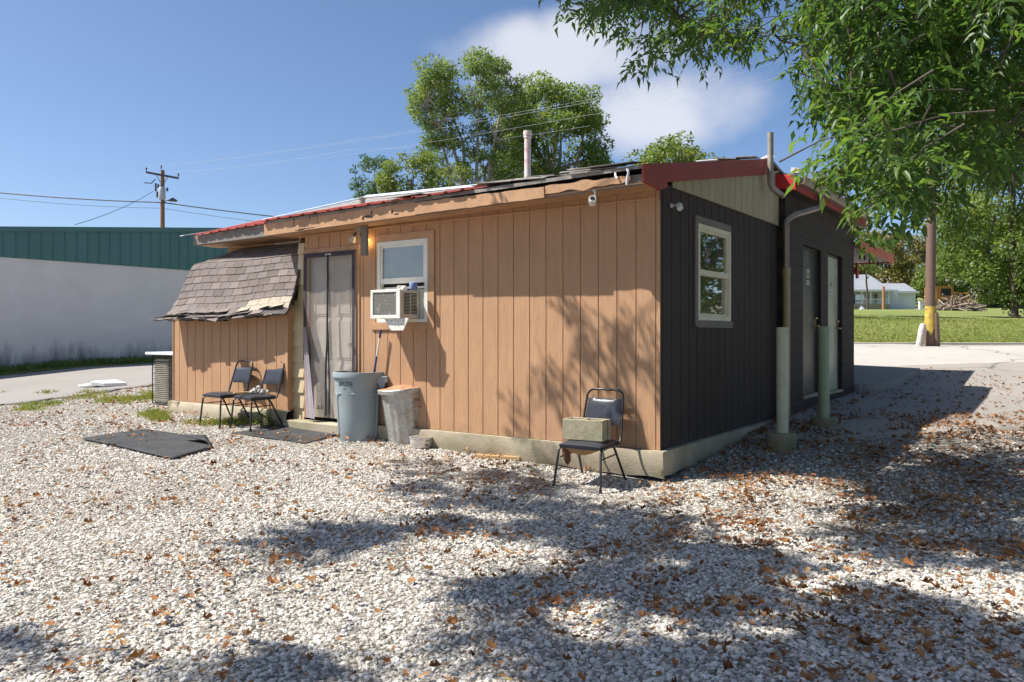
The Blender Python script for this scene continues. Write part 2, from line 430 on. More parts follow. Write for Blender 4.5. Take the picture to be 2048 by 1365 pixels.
M['sheendoor'] = plain('lawn_sheen_door', (.40, .41, .28), .35, var=.2, scale=3, bump=.1, dirt=(.30,.26,.21), dirt_amt=.5)  # charcoal door with its pale green lawn reflection painted into the base colour
M['whitedoor'] = plain('ivory_door', (.52, .47, .40), .6, var=.08, scale=3, bump=.1, dirt=(.34,.28,.22), dirt_amt=.45)

def make_glass(name, base, refl=.3, rough=.02):
    n = NT(name); v = n.coord()
    n.done(n.mix(n.ramp(n.noise(2.4, 4, .6, v), [(.3, 0.), (.7, 1.)]), base, tuple(x*1.6 for x in base)), .25)
    g = n.node('ShaderNodeBsdfGlossy'); g.inputs['Roughness'].default_value = rough
    mx = n.node('ShaderNodeMixShader'); fr = n.node('ShaderNodeFresnel'); fr.inputs['IOR'].default_value = 1.5
    n.l.new(n.math('ADD', fr.outputs[0], refl), mx.inputs[0])
    nb = n.bump(n.noise(1.6, 2, .5, v), .10, .02); n.l.new(nb, g.inputs['Normal'])
    n.l.new(n.bsdf.outputs[0], mx.inputs[1]); n.l.new(g.outputs[0], mx.inputs[2]); n.l.new(mx.outputs[0], n.out.inputs[0])
    return n.mat
M['glass'] = make_glass('window_glass', (.025,.03,.022), .5)
M['glass_haze'] = make_glass('hazy_window_glass', (.09,.115,.105), .10, .12)

def make_screen():
    """fine insect mesh: vertical pleats, see-through"""
    n = NT('insect_mesh'); v = n.coord()
    tc = n.node('ShaderNodeTexCoord'); x = n.sep(tc.outputs['Object'])[0]
    st = n.math('SINE', n.math('MULTIPLY', x, 330.0))
    n.done(n.mix(n.ramp(n.noise(3, 4, .6, v), [(.3, 0.), (.7, 1.)]), (.33,.28,.235), (.42,.36,.305)), .8)
    t = n.node('ShaderNodeBsdfTransparent'); mx = n.node('ShaderNodeMixShader')
    n.l.new(n.ramp(st, [(0., .28), (1., .52)]), mx.inputs[0])
    n.l.new(t.outputs[0], mx.inputs[1]); n.l.new(n.bsdf.outputs[0], mx.inputs[2]); n.l.new(mx.outputs[0], n.out.inputs[0])
    return n.mat
M['mesh'] = make_screen()
M['meshedge'] = plain('curtain_binding', (.050, .038, .045), .85, var=.3, scale=30, bump=.3)
M['meshpink'] = plain('curtain_side_fabric', (.33, .285, .295), .8, var=.12, scale=8, bump=.2)

def make_rubber():
    n = NT('rubber_mat'); v = n.coord()
    w = n.node('ShaderNodeTexWave'); w.inputs['Scale'].default_value = 14; w.inputs['Distortion'].default_value = 1.5; n.l.new(v, w.inputs['Vector'])
    col = n.mix(n.ramp(n.noise(4, 7, .7, v), [(.4, 0.), (.75, .7)]), (.030,.031,.034), (.085,.08,.074))
    return n.done(col, .8, n.bump(n.math('ADD', w.outputs['Fac'], n.noise(140, 3, .7, v)), .5, .008))
M['rubber'] = make_rubber()

def make_galv():
    n = NT('galvanised_steel'); v = n.coord()
    sp = n.node('ShaderNodeTexVoronoi'); sp.inputs['Scale'].default_value = 60; n.l.new(v, sp.inputs['Vector'])
    col = n.mix(n.sep(sp.outputs['Color'])[0], (.40,.39,.36), (.54,.53,.50))
    col = n.mix(n.ramp(n.noise(6, 7, .7, v), [(.5, 0.), (.72, .7)]), col, (.28,.22,.15))
    return n.done(col, n.ramp(n.noise(30, 4, .6, v), [(.3, .4), (.7, .65)]), n.bump(n.noise(80, 3, .6, v), .15, .01), .55)
M['galv'] = make_galv()
def make_emit(name, c, s):
    n = NT(name); n.done((.8,.7,.5), .4); n.bsdf.inputs['Emission Color'].default_value = tuple(c)+(1,); n.bsdf.inputs['Emission Strength'].default_value = s; return n.mat
M['bulb_on'] = make_emit('lit_bulb', (1, .72, .32), 4.0)
M['bulb_off'] = plain('bulb_glass', (.62, .54, .42), .2, var=.1, bump=0)
M['roofgrey'] = plain('grey_roof', (.25, .26, .28), .9, var=.1, scale=1, bump=.2)
M['whitewall'] = plain('white_house_siding', (.66, .67, .68), .7, var=.04, scale=.5, bump=.05)
M['insul'] = plain('dark_insulator', (.05, .05, .055), .5, var=.1, bump=0)
M['transf'] = plain('transformer_grey', (.42, .44, .46), .5, var=.08, bump=.05)
M['wire'] = plain('cable_black', (.03, .03, .035), .6, var=.1, bump=0)
M['wire_pale'] = plain('cable_bare_metal', (.28, .29, .31), .5, .3, var=.1, bump=0)
M['sticks'] = siding('cut_branches', (.30, .23, .17), (.2, .15, .11))
M['birch'] = plain('peeling_white_post', (.55, .50, .45), .9, var=.2, scale=8, bump=.6, dirt=(.14,.10,.08), dirt_amt=.9)
M['whitebag'] = plain('white_plastic_bag', (.72, .71, .70), .5, var=.05, bump=.3, bscale=20)
M['condenser'] = plain('beige_louvres', (.30, .27, .21), .6, var=.15, scale=5, bump=.1)
M['rag'] = plain('crumpled_rag', (.50, .47, .43), .8, var=.5, scale=25, bump=.8, bscale=60)
M['brushwood'] = plain('brush_handle_wood', (.55, .33, .11), .6, var=.15, bump=.1)
SUN_E = 5.0; SKY_S = .10; EXPO = 0.74; SKY_SAT = 1.05; CLOUD = (6.2, 6.1, 6.2, 1)
# =================================================================== SHOP BUILDING (tan front, charcoal side)
W0 = .20                                    # underside of siding
bld = thing('shop_building', 'low tan and charcoal wooden building with a peeling red roof', 'building', (CORN[0], CORN[1], 0), -TH)

def grooved(name, mat, x0, x1, ztop, zbot, openings=(), pitch=.2033, off=0.0, plane=0.0, axis='A', parent=None, sgn=-1, groove=.011, depth=.008):
    """vertical groove plywood. axis A: runs along x at y=plane, outside is -y ; axis B: runs along y at x=plane, outside is +x.
    ztop(x) and zbot are heights; openings are (a,b,z0,z1)"""
    m = MB()
    cuts = {x0, x1}
    k = math.ceil((x0-off)/pitch)
    gr = []
    while off+k*pitch < x1:
        g = off+k*pitch
        if g-groove/2 > x0 and g+groove/2 < x1:
            gr.append(g); cuts |= {g-groove/2, g+groove/2}
        k += 1
    for o in openings: cuts |= {o[0], o[1]}
    cs = sorted(cuts)
    def pt(a, d, z): return (a, plane+d, z) if axis == 'A' else (plane-d, a, z)
    for a, b in zip(cs[:-1], cs[1:]):
        if b-a < 1e-5: continue
        c = (a+b)/2
        isg = any(abs(c-g) < groove/2 for g in gr)
        d = depth if isg else 0.0
        segs = [(zbot, None)]
        blk = sorted([(o[2], o[3]) for o in openings if o[0] <= c <= o[1]])
        zs = []; lo = zbot
        for (p, q) in blk:
            if p > lo: zs.append((lo, p))
            lo = q
        zs.append((lo, None))
        for (p, q) in zs:
            za, zb = (ztop(a), ztop(b)) if q is None else (q, q)
            if za <= p: continue
            m.quad(pt(a,d,p), pt(b,d,p), pt(b,d,zb), pt(a,d,za))
            if isg:
                m.quad(pt(a,0,p), pt(a,d,p), pt(a,d,za), pt(a,0,za)); m.quad(pt(b,0,p), pt(b,d,p), pt(b,d,zb), pt(b,0,zb))
    o = m.build(name, mat, parent)
    return o

# --- survey of the front wall (x,z)
dx0, dz1 = wA(612, 508); dx1, _ = wA(714, 502)
DOOR = (dx0, dx1, W0, 2.31)
wx0, wz0 = wA(756, 646); wx1, _ = wA(857, 640); _, wz1 = wA(806, 481)
WIN = (wx0, wx1, wz0, wz1)
ZF = 2.54                                   # underside of frieze board
grooved('wall', M['tan'], -4.98, 0.0, lambda x: ZF+.1, W0, [DOOR, WIN], off=-.246, parent=bld)['label'] = 'tan grooved plywood front wall'
# recess behind the shed
grooved('wall', M['tan'], -7.49, -5.1, lambda x: 2.66, .25, [], off=-.246, plane=.6, parent=bld)
m = MB(); m.box(-5.10, -5.085, .004, .6, .25, 2.6); m.build('corner_post', M['tan_trim'], bld)
m = MB(); m.box(-7.49, -7.46, .605, 6.2, .0, 2.55); m.box(-7.49, 0, 6.2, 6.23, .0, 2.55); m.build('wall', M['tan_trim'], bld)
# inside: dark boxes behind the openings
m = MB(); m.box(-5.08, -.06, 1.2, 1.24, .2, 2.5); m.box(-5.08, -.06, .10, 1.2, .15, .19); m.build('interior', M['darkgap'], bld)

# --- side wall
SB = wB(1555, 600)[0]
sy0, sz0 = wB(1393, 641); sy1, _ = wB(1458, 641); _, sz1 = wB(1425, 456)
SWIN = (sy0, sy1, sz0, sz1)
ZG = 2.70
rake_b = lambda y: 2.66 + (3.30-2.66)*(y+.41)/3.56
grooved('wall', M['black'], 0.0, SB, lambda y: min(ZG, rake_b(y)+.02), W0, [SWIN], off=.06, plane=0.0, axis='B', parent=bld)['label'] = 'charcoal grooved side wall'
# corner trim board of the tan side
m = MB(); m.box(-.012, .0035, -.006, .0, W0, ZF); m.build('corner_trim', M['tan_trim'], bld)
# cream gable panel above the dark siding, a little proud
def gable():
    m = MB(); y0 = wB(1343, 372)[0]
    ys = [y0]
    k = 0
    while True:
        g = .33 + .2033*k; k += 1
        if g > SB-.03: break
        if g > y0: ys += [g-.005, g+.005]
    ys.append(SB)
    for i in range(len(ys)-1):
        a, b = ys[i], ys[i+1]; d = .018 if i % 2 == 0 else .011
        za, zb = rake_b(a)+.02, rake_b(b)+.02
        m.hexa([(.003,a,ZG-.015),(d,a,ZG-.015),(d,b,ZG-.015),(.003,b,ZG-.015)], [(.003,a,max(za,ZG)),(d,a,max(za,ZG)),(d,b,zb),(.003,b,zb)])
    m.build('gable_panel', M['gable'], bld)['label'] = 'cream painted gable panel under the red rake board'
gable()

# --- foundation, broken underneath
def foundation():
    m = MB()
    def strip(pts, top, bot, n=60, jit=.012, seed=1):
        rr = random.Random(seed)
        (ax, ay), (bx, by) = pts
        dx, dy = bx-ax, by-ay; L = math.hypot(dx, dy); nx, ny = dy/L, -dx/L
        rows = []
        for i in range(n+1):
            q = i/n; x, y = ax+dx*q, ay+dy*q
            e = jit*mnoise.noise((x*3, y*3, seed)); b = bot + .05*mnoise.noise((x*2.3, y*2.3, seed+5)) - .03
            rows.append([(x-nx*.12, y-ny*.12, top), (x+nx*(.0+e*.2), y+ny*(.0+e*.2), top), (x+nx*(.004+e), y+ny*(.004+e), top-.02), (x+nx*(.0+e), y+ny*(.0+e), bot+.07), (x-nx*.03+nx*e*3, y-ny*.03+ny*e*3, b)])
        vs = [p for r in rows for p in r]; k = len(rows[0]); fs = []
        for i in range(n):
            for j in range(k-1): fs.append((i*k+j, (i+1)*k+j, (i+1)*k+j+1, i*k+j+1))
        m.add(vs, fs)
    strip([(-3.95, -.06), (.06, -.06)], W0-.004, -.02, 80, seed=2)
    strip([(.06, -.06), (.06, SB)], W0-.002, .0, 60, seed=3)
    o = m.build('foundation', M['concrete'], bld, smooth=True, angle=30); o['label'] = 'cracked concrete foundation ledge'
foundation()
m = MB(); m.box(-5.15, -3.9, -.20, .02, -.1, W0-.025); m.build('door_step', M['concrete'], bld, bevel=.012)

# --- frieze, soffit, fascia
def lerp(a, b, t): return a+(b-a)*t
EZ0, EZ1 = 2.79, 2.745                      # roof edge heights right, left
def ev(x): return interp(-x, [0, 5.36, 5.48, 7.65], [-.41, -.35, -.04, .12]) # eave line
def et(x): return interp(-x, [0, 5.36, 5.48, 7.65], [EZ0, 2.725, 2.765, EZ1])
def es(x): return interp(-x, [0, 5.36, 5.48, 7.65], [2.612, 2.545, 2.595, 2.600])
m = MB(); m.box(-5.10, .0, -.022, -.002, ZF, es(-5)+.01); m.build('frieze_board', M['tan_trim'], bld, bevel=.003)
m = MB()
for a, b in ((-7.66, -5.48), (-5.48, -5.36), (-5.36, -5.1), (-5.1, 0.02)):
    yi = .6 if b < -5.05 else -.003
    m.hexa([(a,ev(a)+.02,es(a)+.012),(b,ev(b)+.02,es(b)+.012),(b,yi+.0,es(b)+.012),(a,yi+.0,es(a)+.012)],
           [(a,ev(a)+.02,es(a)+.024),(b,ev(b)+.02,es(b)+.024),(b,yi+.0,es(b)+.024),(a,yi+.0,es(a)+.024)])
m.build('soffit', M['tan_trim'], bld)
m = MB(); m.tube([(-7.4,.58,2.61),(-6.9,.58,2.60),(-6.3,.57,2.59),(-5.9,.55,2.55),(-5.5,.56,2.565),(-5.11,.58,2.57)], .016, 6)
m.build('moulding', M['tan_trim'], bld)
def fascia_piece(a, b, zb0, zb1, zt0, zt1, mat, th=.022, out=0.0, rough=.0, seed=0, n=1, label=None):
    m = MB(); N = max(1, n)
    for i in range(N):
        p, q = lerp(a,b,i/N), lerp(a,b,(i+1)/N)
        f0, f1 = i/N, (i+1)/N
        jb0 = rough*mnoise.noise((p*6, seed, 0)); jb1 = rough*mnoise.noise((q*6, seed, 0))
        jt0 = rough*mnoise.noise((p*6, seed, 9)); jt1 = rough*mnoise.noise((q*6, seed, 9))
        b0, b1 = es(p)+lerp(zb0,zb1,f0)+jb0, es(q)+lerp(zb0,zb1,f1)+jb1
        t0, t1 = et(p)+lerp(zt0,zt1,f0)+jt0, et(q)+lerp(zt0,zt1,f1)+jt1
        y0, y1 = ev(p)-out, ev(q)-out
        m.hexa([(p,y0,b0),(q,y1,b1),(q,y1+th,b1),(p,y0+th,b0)], [(p,y0,t0),(q,y1,t1),(q,y1+th,t1),(p,y0+th,t0)])
    o = m.build('fascia', mat, bld, bevel=.003 if n == 1 else 0)
    if label: o['label'] = label
    return o
fascia_piece(-7.65, -5.48, .012, .0, -.03, -.04, M['oldwood'], label='bare grey weathered fascia board at the far left')
fascia_piece(-5.36, -4.66, -.004, -.004, -.03, -.03, M['tan_trim'])
fascia_piece(-4.655, -2.72, .0, .0, -.03, -.03, M['tan_trim'])
fascia_piece(-7.65, 0.0, -.0, -.0, -.09, -.08, M['oldwood'], out=-.03, n=64)
fascia_piece(-2.715, -1.02, .005, -.002, -.045, -.075, M['tan_trim'], out=.012, rough=.012, seed=3, n=26, label='sunlit peeling tan fascia board')
fascia_piece(-1.01, -.10, .03, .035, -.07, -.085, M['tan_trim'], out=.006, rough=.035, seed=8, n=22, label='splintered end of the tan fascia')
# cracks and splits in the fascia: thin dark slivers set proud
m = MB()
for (px, py, w, h) in ((608,448,3,24),(640,438,3,16),(655,440,1.2,20),(760,437,26,6),(748,440,8,10),(765,430,5,7),(806,428,5,10),(816,432,16,2.5),(620,463,40,2),(640,459,60,1.5)):
    x, z = wA(px, py, -.2); y = ev(x)
    s = 9.2/F
    rr = random.Random(px)
    n = 7; pts = [(x+(math.cos(2*PI*i/n))*w*s*.5*(.6+.7*rr.random()), y-.0022, z+math.sin(2*PI*i/n)*h*s*.5*(.5+.8*rr.random())) for i in range(n)]
    m = MB(); m.prism(pts, (0, .004, 0)); m.build('rot_crack', M['darkgap'], bld)

# --- roof: warped plane, red corrugated metal over dark felt, white flashing
RR, RL = Vector((.04, 3.2, 3.49)), Vector((-7.67, 3.71, 3.838))
def roofpt(x, s, dz=0.0, lip=0.0):
    f = -x/7.67
    e = Vector((x, ev(x)-lip, et(x))); r = RR.lerp(RL, f); r.x = x
    p = e.lerp(r, s); p.z += dz; return p
def roof_deck():
    m = MB(); n = 64; xs = [lerp(.04, -7.67, i/n) for i in range(n+1)]
    for i in range(n):
        a, b = xs[i], xs[i+1]
        q = [roofpt(a,0,-.035), roofpt(b,0,-.035), roofpt(b,1,-.035), roofpt(a,1,-.035)]
        t = [p+Vector((0,0,.035)) for p in q]
        m.hexa(q, t)
    # back slope
    m.hexa([(.04,3.2,3.45),(-7.67,3.71,3.80),(-7.67,6.6,2.85),(.04,6.6,2.85)], [(.04,3.2,3.485),(-7.67,3.71,3.833),(-7.67,6.6,2.89),(.04,6.6,2.89)])
    o = m.build('roof', M['felt2'], bld); return o
roof = roof_deck()
def red_metal():
    m = MB(); xs = []; x = -1.9
    pitch = .23
    prof = [(0,0),(.30,0),(.36,.020),(.56,.020),(.62,0)]
    x = -1.9; pts = []
    while x > -7.52:
        for (f, h) in prof: pts.append((x - f*pitch, h))
        x -= pitch
    ss = [0, .12, .25, .42]
    rows = []
    for (x, h) in pts:
        smax = .42 if x > -5.0 else (.36 if x > -6.4 else .30)
        smax *= 1+.05*math.sin(x*9)
        jl = .055 + .012*mnoise.noise((x*4, 0, 0))
        rows.append([roofpt(x, 0, .012+h-.012, jl)] + [roofpt(x, s/.42*smax, .012+h) for s in ss[1:]])
    vs = [p for r in rows for p in r]; k = len(ss); fs = []
    for i in range(len(rows)-1):
        for j in range(k-1): fs.append((i*k+j, (i+1)*k+j, (i+1)*k+j+1, i*k+j+1))
    m.add(vs, fs)
    o = m.build('roof_panel', M['redmetal'], roof); o['label'] = 'red corrugated metal sheet along the eave'
    md = o.modifiers.new('sheet', 'SOLIDIFY'); md.thickness = .003
red_metal()
def flash():
    m = MB(); n = 16
    for i in range(n):     # ridge cap
        a, b = lerp(-1.3,-7.67,i/n), lerp(-1.3,-7.67,(i+1)/n)
        pa, pb = roofpt(a,1,.03), roofpt(b,1,.03); qa, qb = roofpt(a,.965,.012), roofpt(b,.965,.012)
        m.hexa([qa,qb,pb,pa], [p+Vector((0,0,.012)) for p in (qa,qb,pb,pa)])
    # left rake edge
    for i in range(10):
        a, b = lerp(-.02,1,i/10), lerp(-.02,1,(i+1)/10)
        l = .10 if i == 0 else .0
        q = [roofpt(-7.63,a,.014,l), roofpt(-7.74,a,.014,l), roofpt(-7.74,b,.014), roofpt(-7.63,b,.014)]
        m.hexa(q, [p+Vector((0,0,.009)) for p in q])
    m.build('roof_flashing', M['white_metal'], roof)['label'] = 'white metal edge flashing'
    m = MB()   # left rake board below flashing
    q = [Vector((-7.655,ev(-7.655),es(-7.65))), Vector((-7.63,ev(-7.63),es(-7.63))), Vector((-7.63,3.71,3.5)), Vector((-7.655,3.71,3.5))]
    t = [roofpt(-7.655,0,-.037), roofpt(-7.63,0,-.037), roofpt(-7.63,1,-.037), roofpt(-7.655,1,-.037)]
    m.hexa(q, t); m.build('rake_board', M['oldwood'], bld)
flash()
def flaps():
    """curled, torn shingles along the right end of the roof"""
    rr = random.Random(5)
    for i in range(34):
        m = MB()
        x = -rr.uniform(.0, 2.9); s = rr.choice([0, 0, 0, .02, .05, .1, .3, .6, .85, .95])
        w = rr.uniform(.18, .5); d = rr.uniform(.12, .3); lift = rr.uniform(.008, .05); c = rr.uniform(.0, .05)
        lip = rr.uniform(-.01, .04) if s == 0 else 0
        n = 4; vs = []
        for k in range(n+1):
            f = k/n
            for side in (0, 1):
                p = roofpt(min(.035, x - w*side), s + (d*f)/3.6, 0, lip*(1-f))
                p.z += lift*.5 + .006 + c*(1-f)**2*rr.uniform(.4,1.2) - (.02*(1-f)**3 if s == 0 else 0) + .012*side*(i % 3)
                vs.append(p)
        fs = [(2*k, 2*k+1, 2*k+3, 2*k+2) for k in range(n)]
        m.add(vs, fs)
        mt = M['felt2'] if rr.random() < .6 else (M['white_metal'] if rr.random() < .25 else M['oldwood'])
        o = m.build('shingle_flap', mt, roof); md = o.modifiers.new('t', 'SOLIDIFY'); md.thickness = .007
flaps()
m = MB()     # dangling strip of flashing at the corner
m.tube([(-.12,ev(-.1)-.02,2.76),(-.09,ev(-.1)-.05,2.72),(-.10,ev(-.1)-.06,2.66),(-.11,ev(-.1)-.045,2.615)], .012, 6)
m.tube([(-.24,ev(-.2)-.02,2.74),(-.22,ev(-.2)-.05,2.70),(-.2,ev(-.2)-.055,2.68)], .010, 6)
m.build('loose_wire', M['white_metal'], roof, smooth=True)

# --- red rake board on the side
m = MB()
pr = [(.022,-.43,2.63),(.022,-.43,2.785),(.022,3.17,3.475),(.022,3.17,3.285),(.022,.06,2.70),(.022,.06,2.655),(.022,-.10,2.60)]
m.prism(pr, (.028, 0, 0)); m.build('rake_board', M['red'], bld, bevel=.004)['label'] = 'dark red rake board on the gable end'

# --- vent pipes
def onroof(px, py, s):
    best = None
    for i in range(400):
        x = -7.6*i/400; p = roofpt(x, s); w = loc2w(p.x, p.y, p.z)
        e = abs((w.x/w.y*F+CX)-px)
        if best is None or e < best[0]: best = (e, p, w)
    return best[1], best[2]
p, w = onroof(1056, 362, .55); k = w.y/F
m = MB(); r = 6.6*k; h = 106*k
m.lathe([(r*2.1,-.03),(r*2.1,.02),(r*1.15,.05),(r,.08),(r,h*.86),(r*1.18,h*.87),(r*1.18,h*.90),(r*1.05,h*.91),(r*1.3,h*.915),(r*1.3,h),(r*1.1,h)], 20, p)
m.build('vent_pipe', M['ventpipe'], bld, smooth=True)['label'] = 'tall rust stained vent pipe on the roof'
p, w = onroof(725, 412, .45); k = w.y/F; r = 6*k
m = MB(); m.lathe([(r,-.1),(r,13*k),(r*1.25,14*k),(r*1.25,16*k),(r*.9,17*k)], 16, p); m.build('vent_pipe', M['pipe'], bld, smooth=True)['label'] = 'short grey vent stub low on the roof'
# --- steel mast at the end of the gable
y0, _ = wB(1541, 300, .12)
zt = wB(1541, 266, .12)[1]; ze = wB(1541, 372, .12)[1]
m = MB(); r = .036
m.tube([(.12,y0,zt),(.12,y0,ze+.1),(.12,y0,ze+.03),(.13,y0+.03,ze-.02),(.16,y0+.09,ze-.06),(.22,y0+.20,ze-.11)], [r,r,r*1.02,r*1.1,r*1.05,r], 14)
m.lathe([(r*1.15,0),(r*1.15,.05)], 14, (.12,y0,ze+.08))
m.build('mast_pipe', M['pipe'], bld, smooth=True)['label'] = 'grey pipe rising past the red rake board'

# --- door
def make_door():
    x0, x1, z0, z1 = DOOR; w = x1-x0
    d = MB(); d.box(x0+.03, x1-.03, .05, .09, z0+.01, z1-.03)
    pan = [(.09,.45,.62,.9),(.55,.91,.62,.9),(.09,.45,.36,.60),(.55,.91,.36,.60),(.09,.45,.06,.33),(.55,.91,.06,.33)]
    H = z1-z0
    for (a,b,c,e) in pan:
        ax, bx, cz, ez = x0+w*(.06+a*.9), x0+w*(.04+b*.9), z0+H*c, z0+H*e
        d.box(ax, bx, .043, .05, cz, ez); d.box(ax+.025, bx-.025, .036, .043, cz+.025, ez-.025)
    o = d.build('door', M['whitedoor'], bld, bevel=.004); o['label'] = 'ivory panelled door behind the insect mesh'
    k = MB(); k.lathe([(.012,0),(.012,.03),(.03,.035),(.034,.05),(.025,.065)], 14)
    k.xf(Matrix.Translation((x1-.12, .05, z0+.95)) @ Matrix.Rotation(PI/2, 4, 'X')); k.build('door_knob', M['brass'], o, smooth=True)
    f = MB(); t = .028
    f.box(x0-.020, x0+.012, -.016, .05, z0, z1+.0); f.box(x1-.012, x1+.055, -.016, .05, z0, z1+.0); f.box(x0-.10, x1+.055, -.018, .05, z1, z1+.06)
    f.build('door_frame', M['tan_trim'], bld, bevel=.004)
make_door()
def make_curtain():
    x0, x1, z0, z1 = DOOR
    c = thing('mesh_door_curtain', 'pleated grey insect mesh curtain hanging over the door', 'door curtain', loc2w((x0+x1)/2, -.03, W0), -TH)
    X0, X1 = -(x1-x0)/2+.0, (x1-x0)/2
    H = z1-W0
    def panel(a, b, bottom_pull):
        m = MB(); n, k = 26, 30
        vs = []
        for j in range(k+1):
            f = j/k; z = .03 + (H-.04)*f
            for i in range(n+1):
                q = i/n; x = lerp(a, b, q)
                pull = bottom_pull*(1-f)**1.6
                x = x + pull*(q if bottom_pull < 0 else (1-q))
                y = -.003*math.sin(q*17) - .005*math.sin(q*7+j*.08) - .03*(1-f)**2*(.3+abs(math.sin(q*3)))
                vs.append((x, y, z))
        fs = [(j*(n+1)+i, j*(n+1)+i+1, (j+1)*(n+1)+i+1, (j+1)*(n+1)+i) for j in range(k) for i in range(n)]
        m.add(vs, fs); o = m.build('mesh_panel', M['mesh'], c, smooth=True, angle=180); return o
    panel(X0+.05, .0, -.02); panel(.0, X1-.04, .03)
    e = MB()
    e.box(X0, X1, -.012, -.004, H-.055, H+.0)
    e.box(X0, X0+.05, -.013, -.005, .75, H-.055); e.box(X1-.045, X1, -.013, -.005, .02, H-.055)
    e.build('binding', M['meshedge'], c)
    e = MB()
    e.tube([(.0,-.02,H-.03),(.0,-.022,H-.25),(.006,-.025,H-.28),(.0,-.02,H-.35),(.0,-.03,H*.55),(.005,-.035,H*.47),(-.01,-.045,H*.3),(.0,-.05,.06)], .012, 6)
    e.tube([(.004,-.02,H-.3),(.004,-.03,H*.6),(.03,-.04,H*.45),(.06,-.05,H*.25),(.07,-.06,.08)], .010, 6)
    e.build('magnet_seam', M['ink'], c)
    # lower left corner of the curtain gathered outwards
    g = MB(); n, k = 10, 16; vs = []
    for j in range(k+1):
        f = j/k; z = .02 + 1.15*f
        for i in range(n+1):
            q = i/n; w = lerp(.30, .04, f)
            vs.append((X0+.03+.10*(1-f) + w*q*.8, -.03 - (.12*(1-f))*(.4+.6*q) - .012*math.sin(q*12), z))
    g.add(vs, [(j*(n+1)+i, j*(n+1)+i+1, (j+1)*(n+1)+i+1, (j+1)*(n+1)+i) for j in range(k) for i in range(n)])
    g.build('gathered_edge', M['meshpink'], c, smooth=True, angle=180)
    p = MB(); p.box(-.05, .05, -.016, -.012, H-.04, H-.02); p.build('brand_tag', M['plate'], c)
make_curtain()
# --- cream clapboard strip left of the door
def clap():
    m = MB(); x1 = DOOR[0]-.022; z = .12; k = 0
    while z < 2.45:
        zt = min(z+.2, 2.46); x0 = -5.195 if z < 1.6 else -5.10
        m.hexa([(x0,-.026,z),(x1,-.026,z),(x1,.0,z),(x0,.0,z)], [(x0,-.003,zt),(x1,-.003,zt),(x1,.0,zt),(x0,.0,zt)])
        z += .2
    m.build('clapboard', M['cream'], bld)['label'] = 'narrow strip of cream clapboards beside the door'
    m = MB(); m.box(-5.10, x1, -.008, .0, 2.53, ZF); m.build('wall_patch', M['tan_trim'], bld)
clap()

# --- front window
def make_front_window():
    x0, x1, z0, z1 = WIN
    cx1, _ = wA(870, 560); c = MB()
    _, zc1 = wA(800, 469); _, zc0 = wA(840, 660)
    c.box(x0-.02, cx1-.0875, -.02, -.001, z1+.003, z1+.085)
    c.box(x1+.002, cx1, -.020, -.001, z0-.085, z1+.085)
    c.box(x0-.10, x1, -.020, -.001, z0-.085, z0-.002)
    c.build('window_casing', M['tan_trim'], bld, bevel=.003)
    w = MB(); t = .052
    w.box(x0, x0+t, -.018, .05, z0, z1); w.box(x1-t, x1, -.018, .05, z0, z1); w.box(x0+t, x1-t, -.018, .05, z1-t, z1); w.box(x0+t, x1-t, -.018, .05, z0, z0+t*.8)
    win = w.build('window', M['vinyl'], bld, bevel=.004)
    zm = wA(805, 561)[1]
    u = MB(); s = .024; a, b = x0+t, x1-t
    u.box(a, a+s, -.006, .03, zm, z1-t); u.box(b-s, b, -.006, .03, zm, z1-t); u.box(a+s, b-s, -.006, .03, z1-t-s, z1-t); u.box(a, b, -.008, .03, zm-.035, zm+.03)
    u.build('window_sash', M['vinyl'], win, bevel=.003)
    g = MB(); g.box(a+s, b-s, .012, .016, zm+.03, z1-t-s); g.build('pane', M['glass_haze'], win)
    lo = MB(); lo.box(a, b, .030, .05, zm-.10, zm-.075); lo.box(a, a+.03, .03, .05, z0+t, zm-.075); lo.build('window_sash', M['vinyl'], win)
    # accordion filler beside the cooler
    ac = MB(); xa = wA(835, 600)[0]; n = 12; zt = zm-.11
    for i in range(n):
        p, q = lerp(xa-.03, b, i/n), lerp(xa-.03, b, (i+1)/n); mid = (p+q)/2
        ac.quad((p,.028,z0+t*.8),(mid,.014,z0+t*.8),(mid,.014,zt),(p,.028,zt)); ac.quad((mid,.014,z0+t*.8),(q,.028,z0+t*.8),(q,.028,zt),(mid,.014,zt))
    ac.build('accordion_filler', M['vinyl'], win)
    bk = MB(); bk.box(x0+.01, x1-.01, .06, .065, z0, z1); bk.build('dark_backing', M['darkgap'], win)
    return zm
make_front_window()

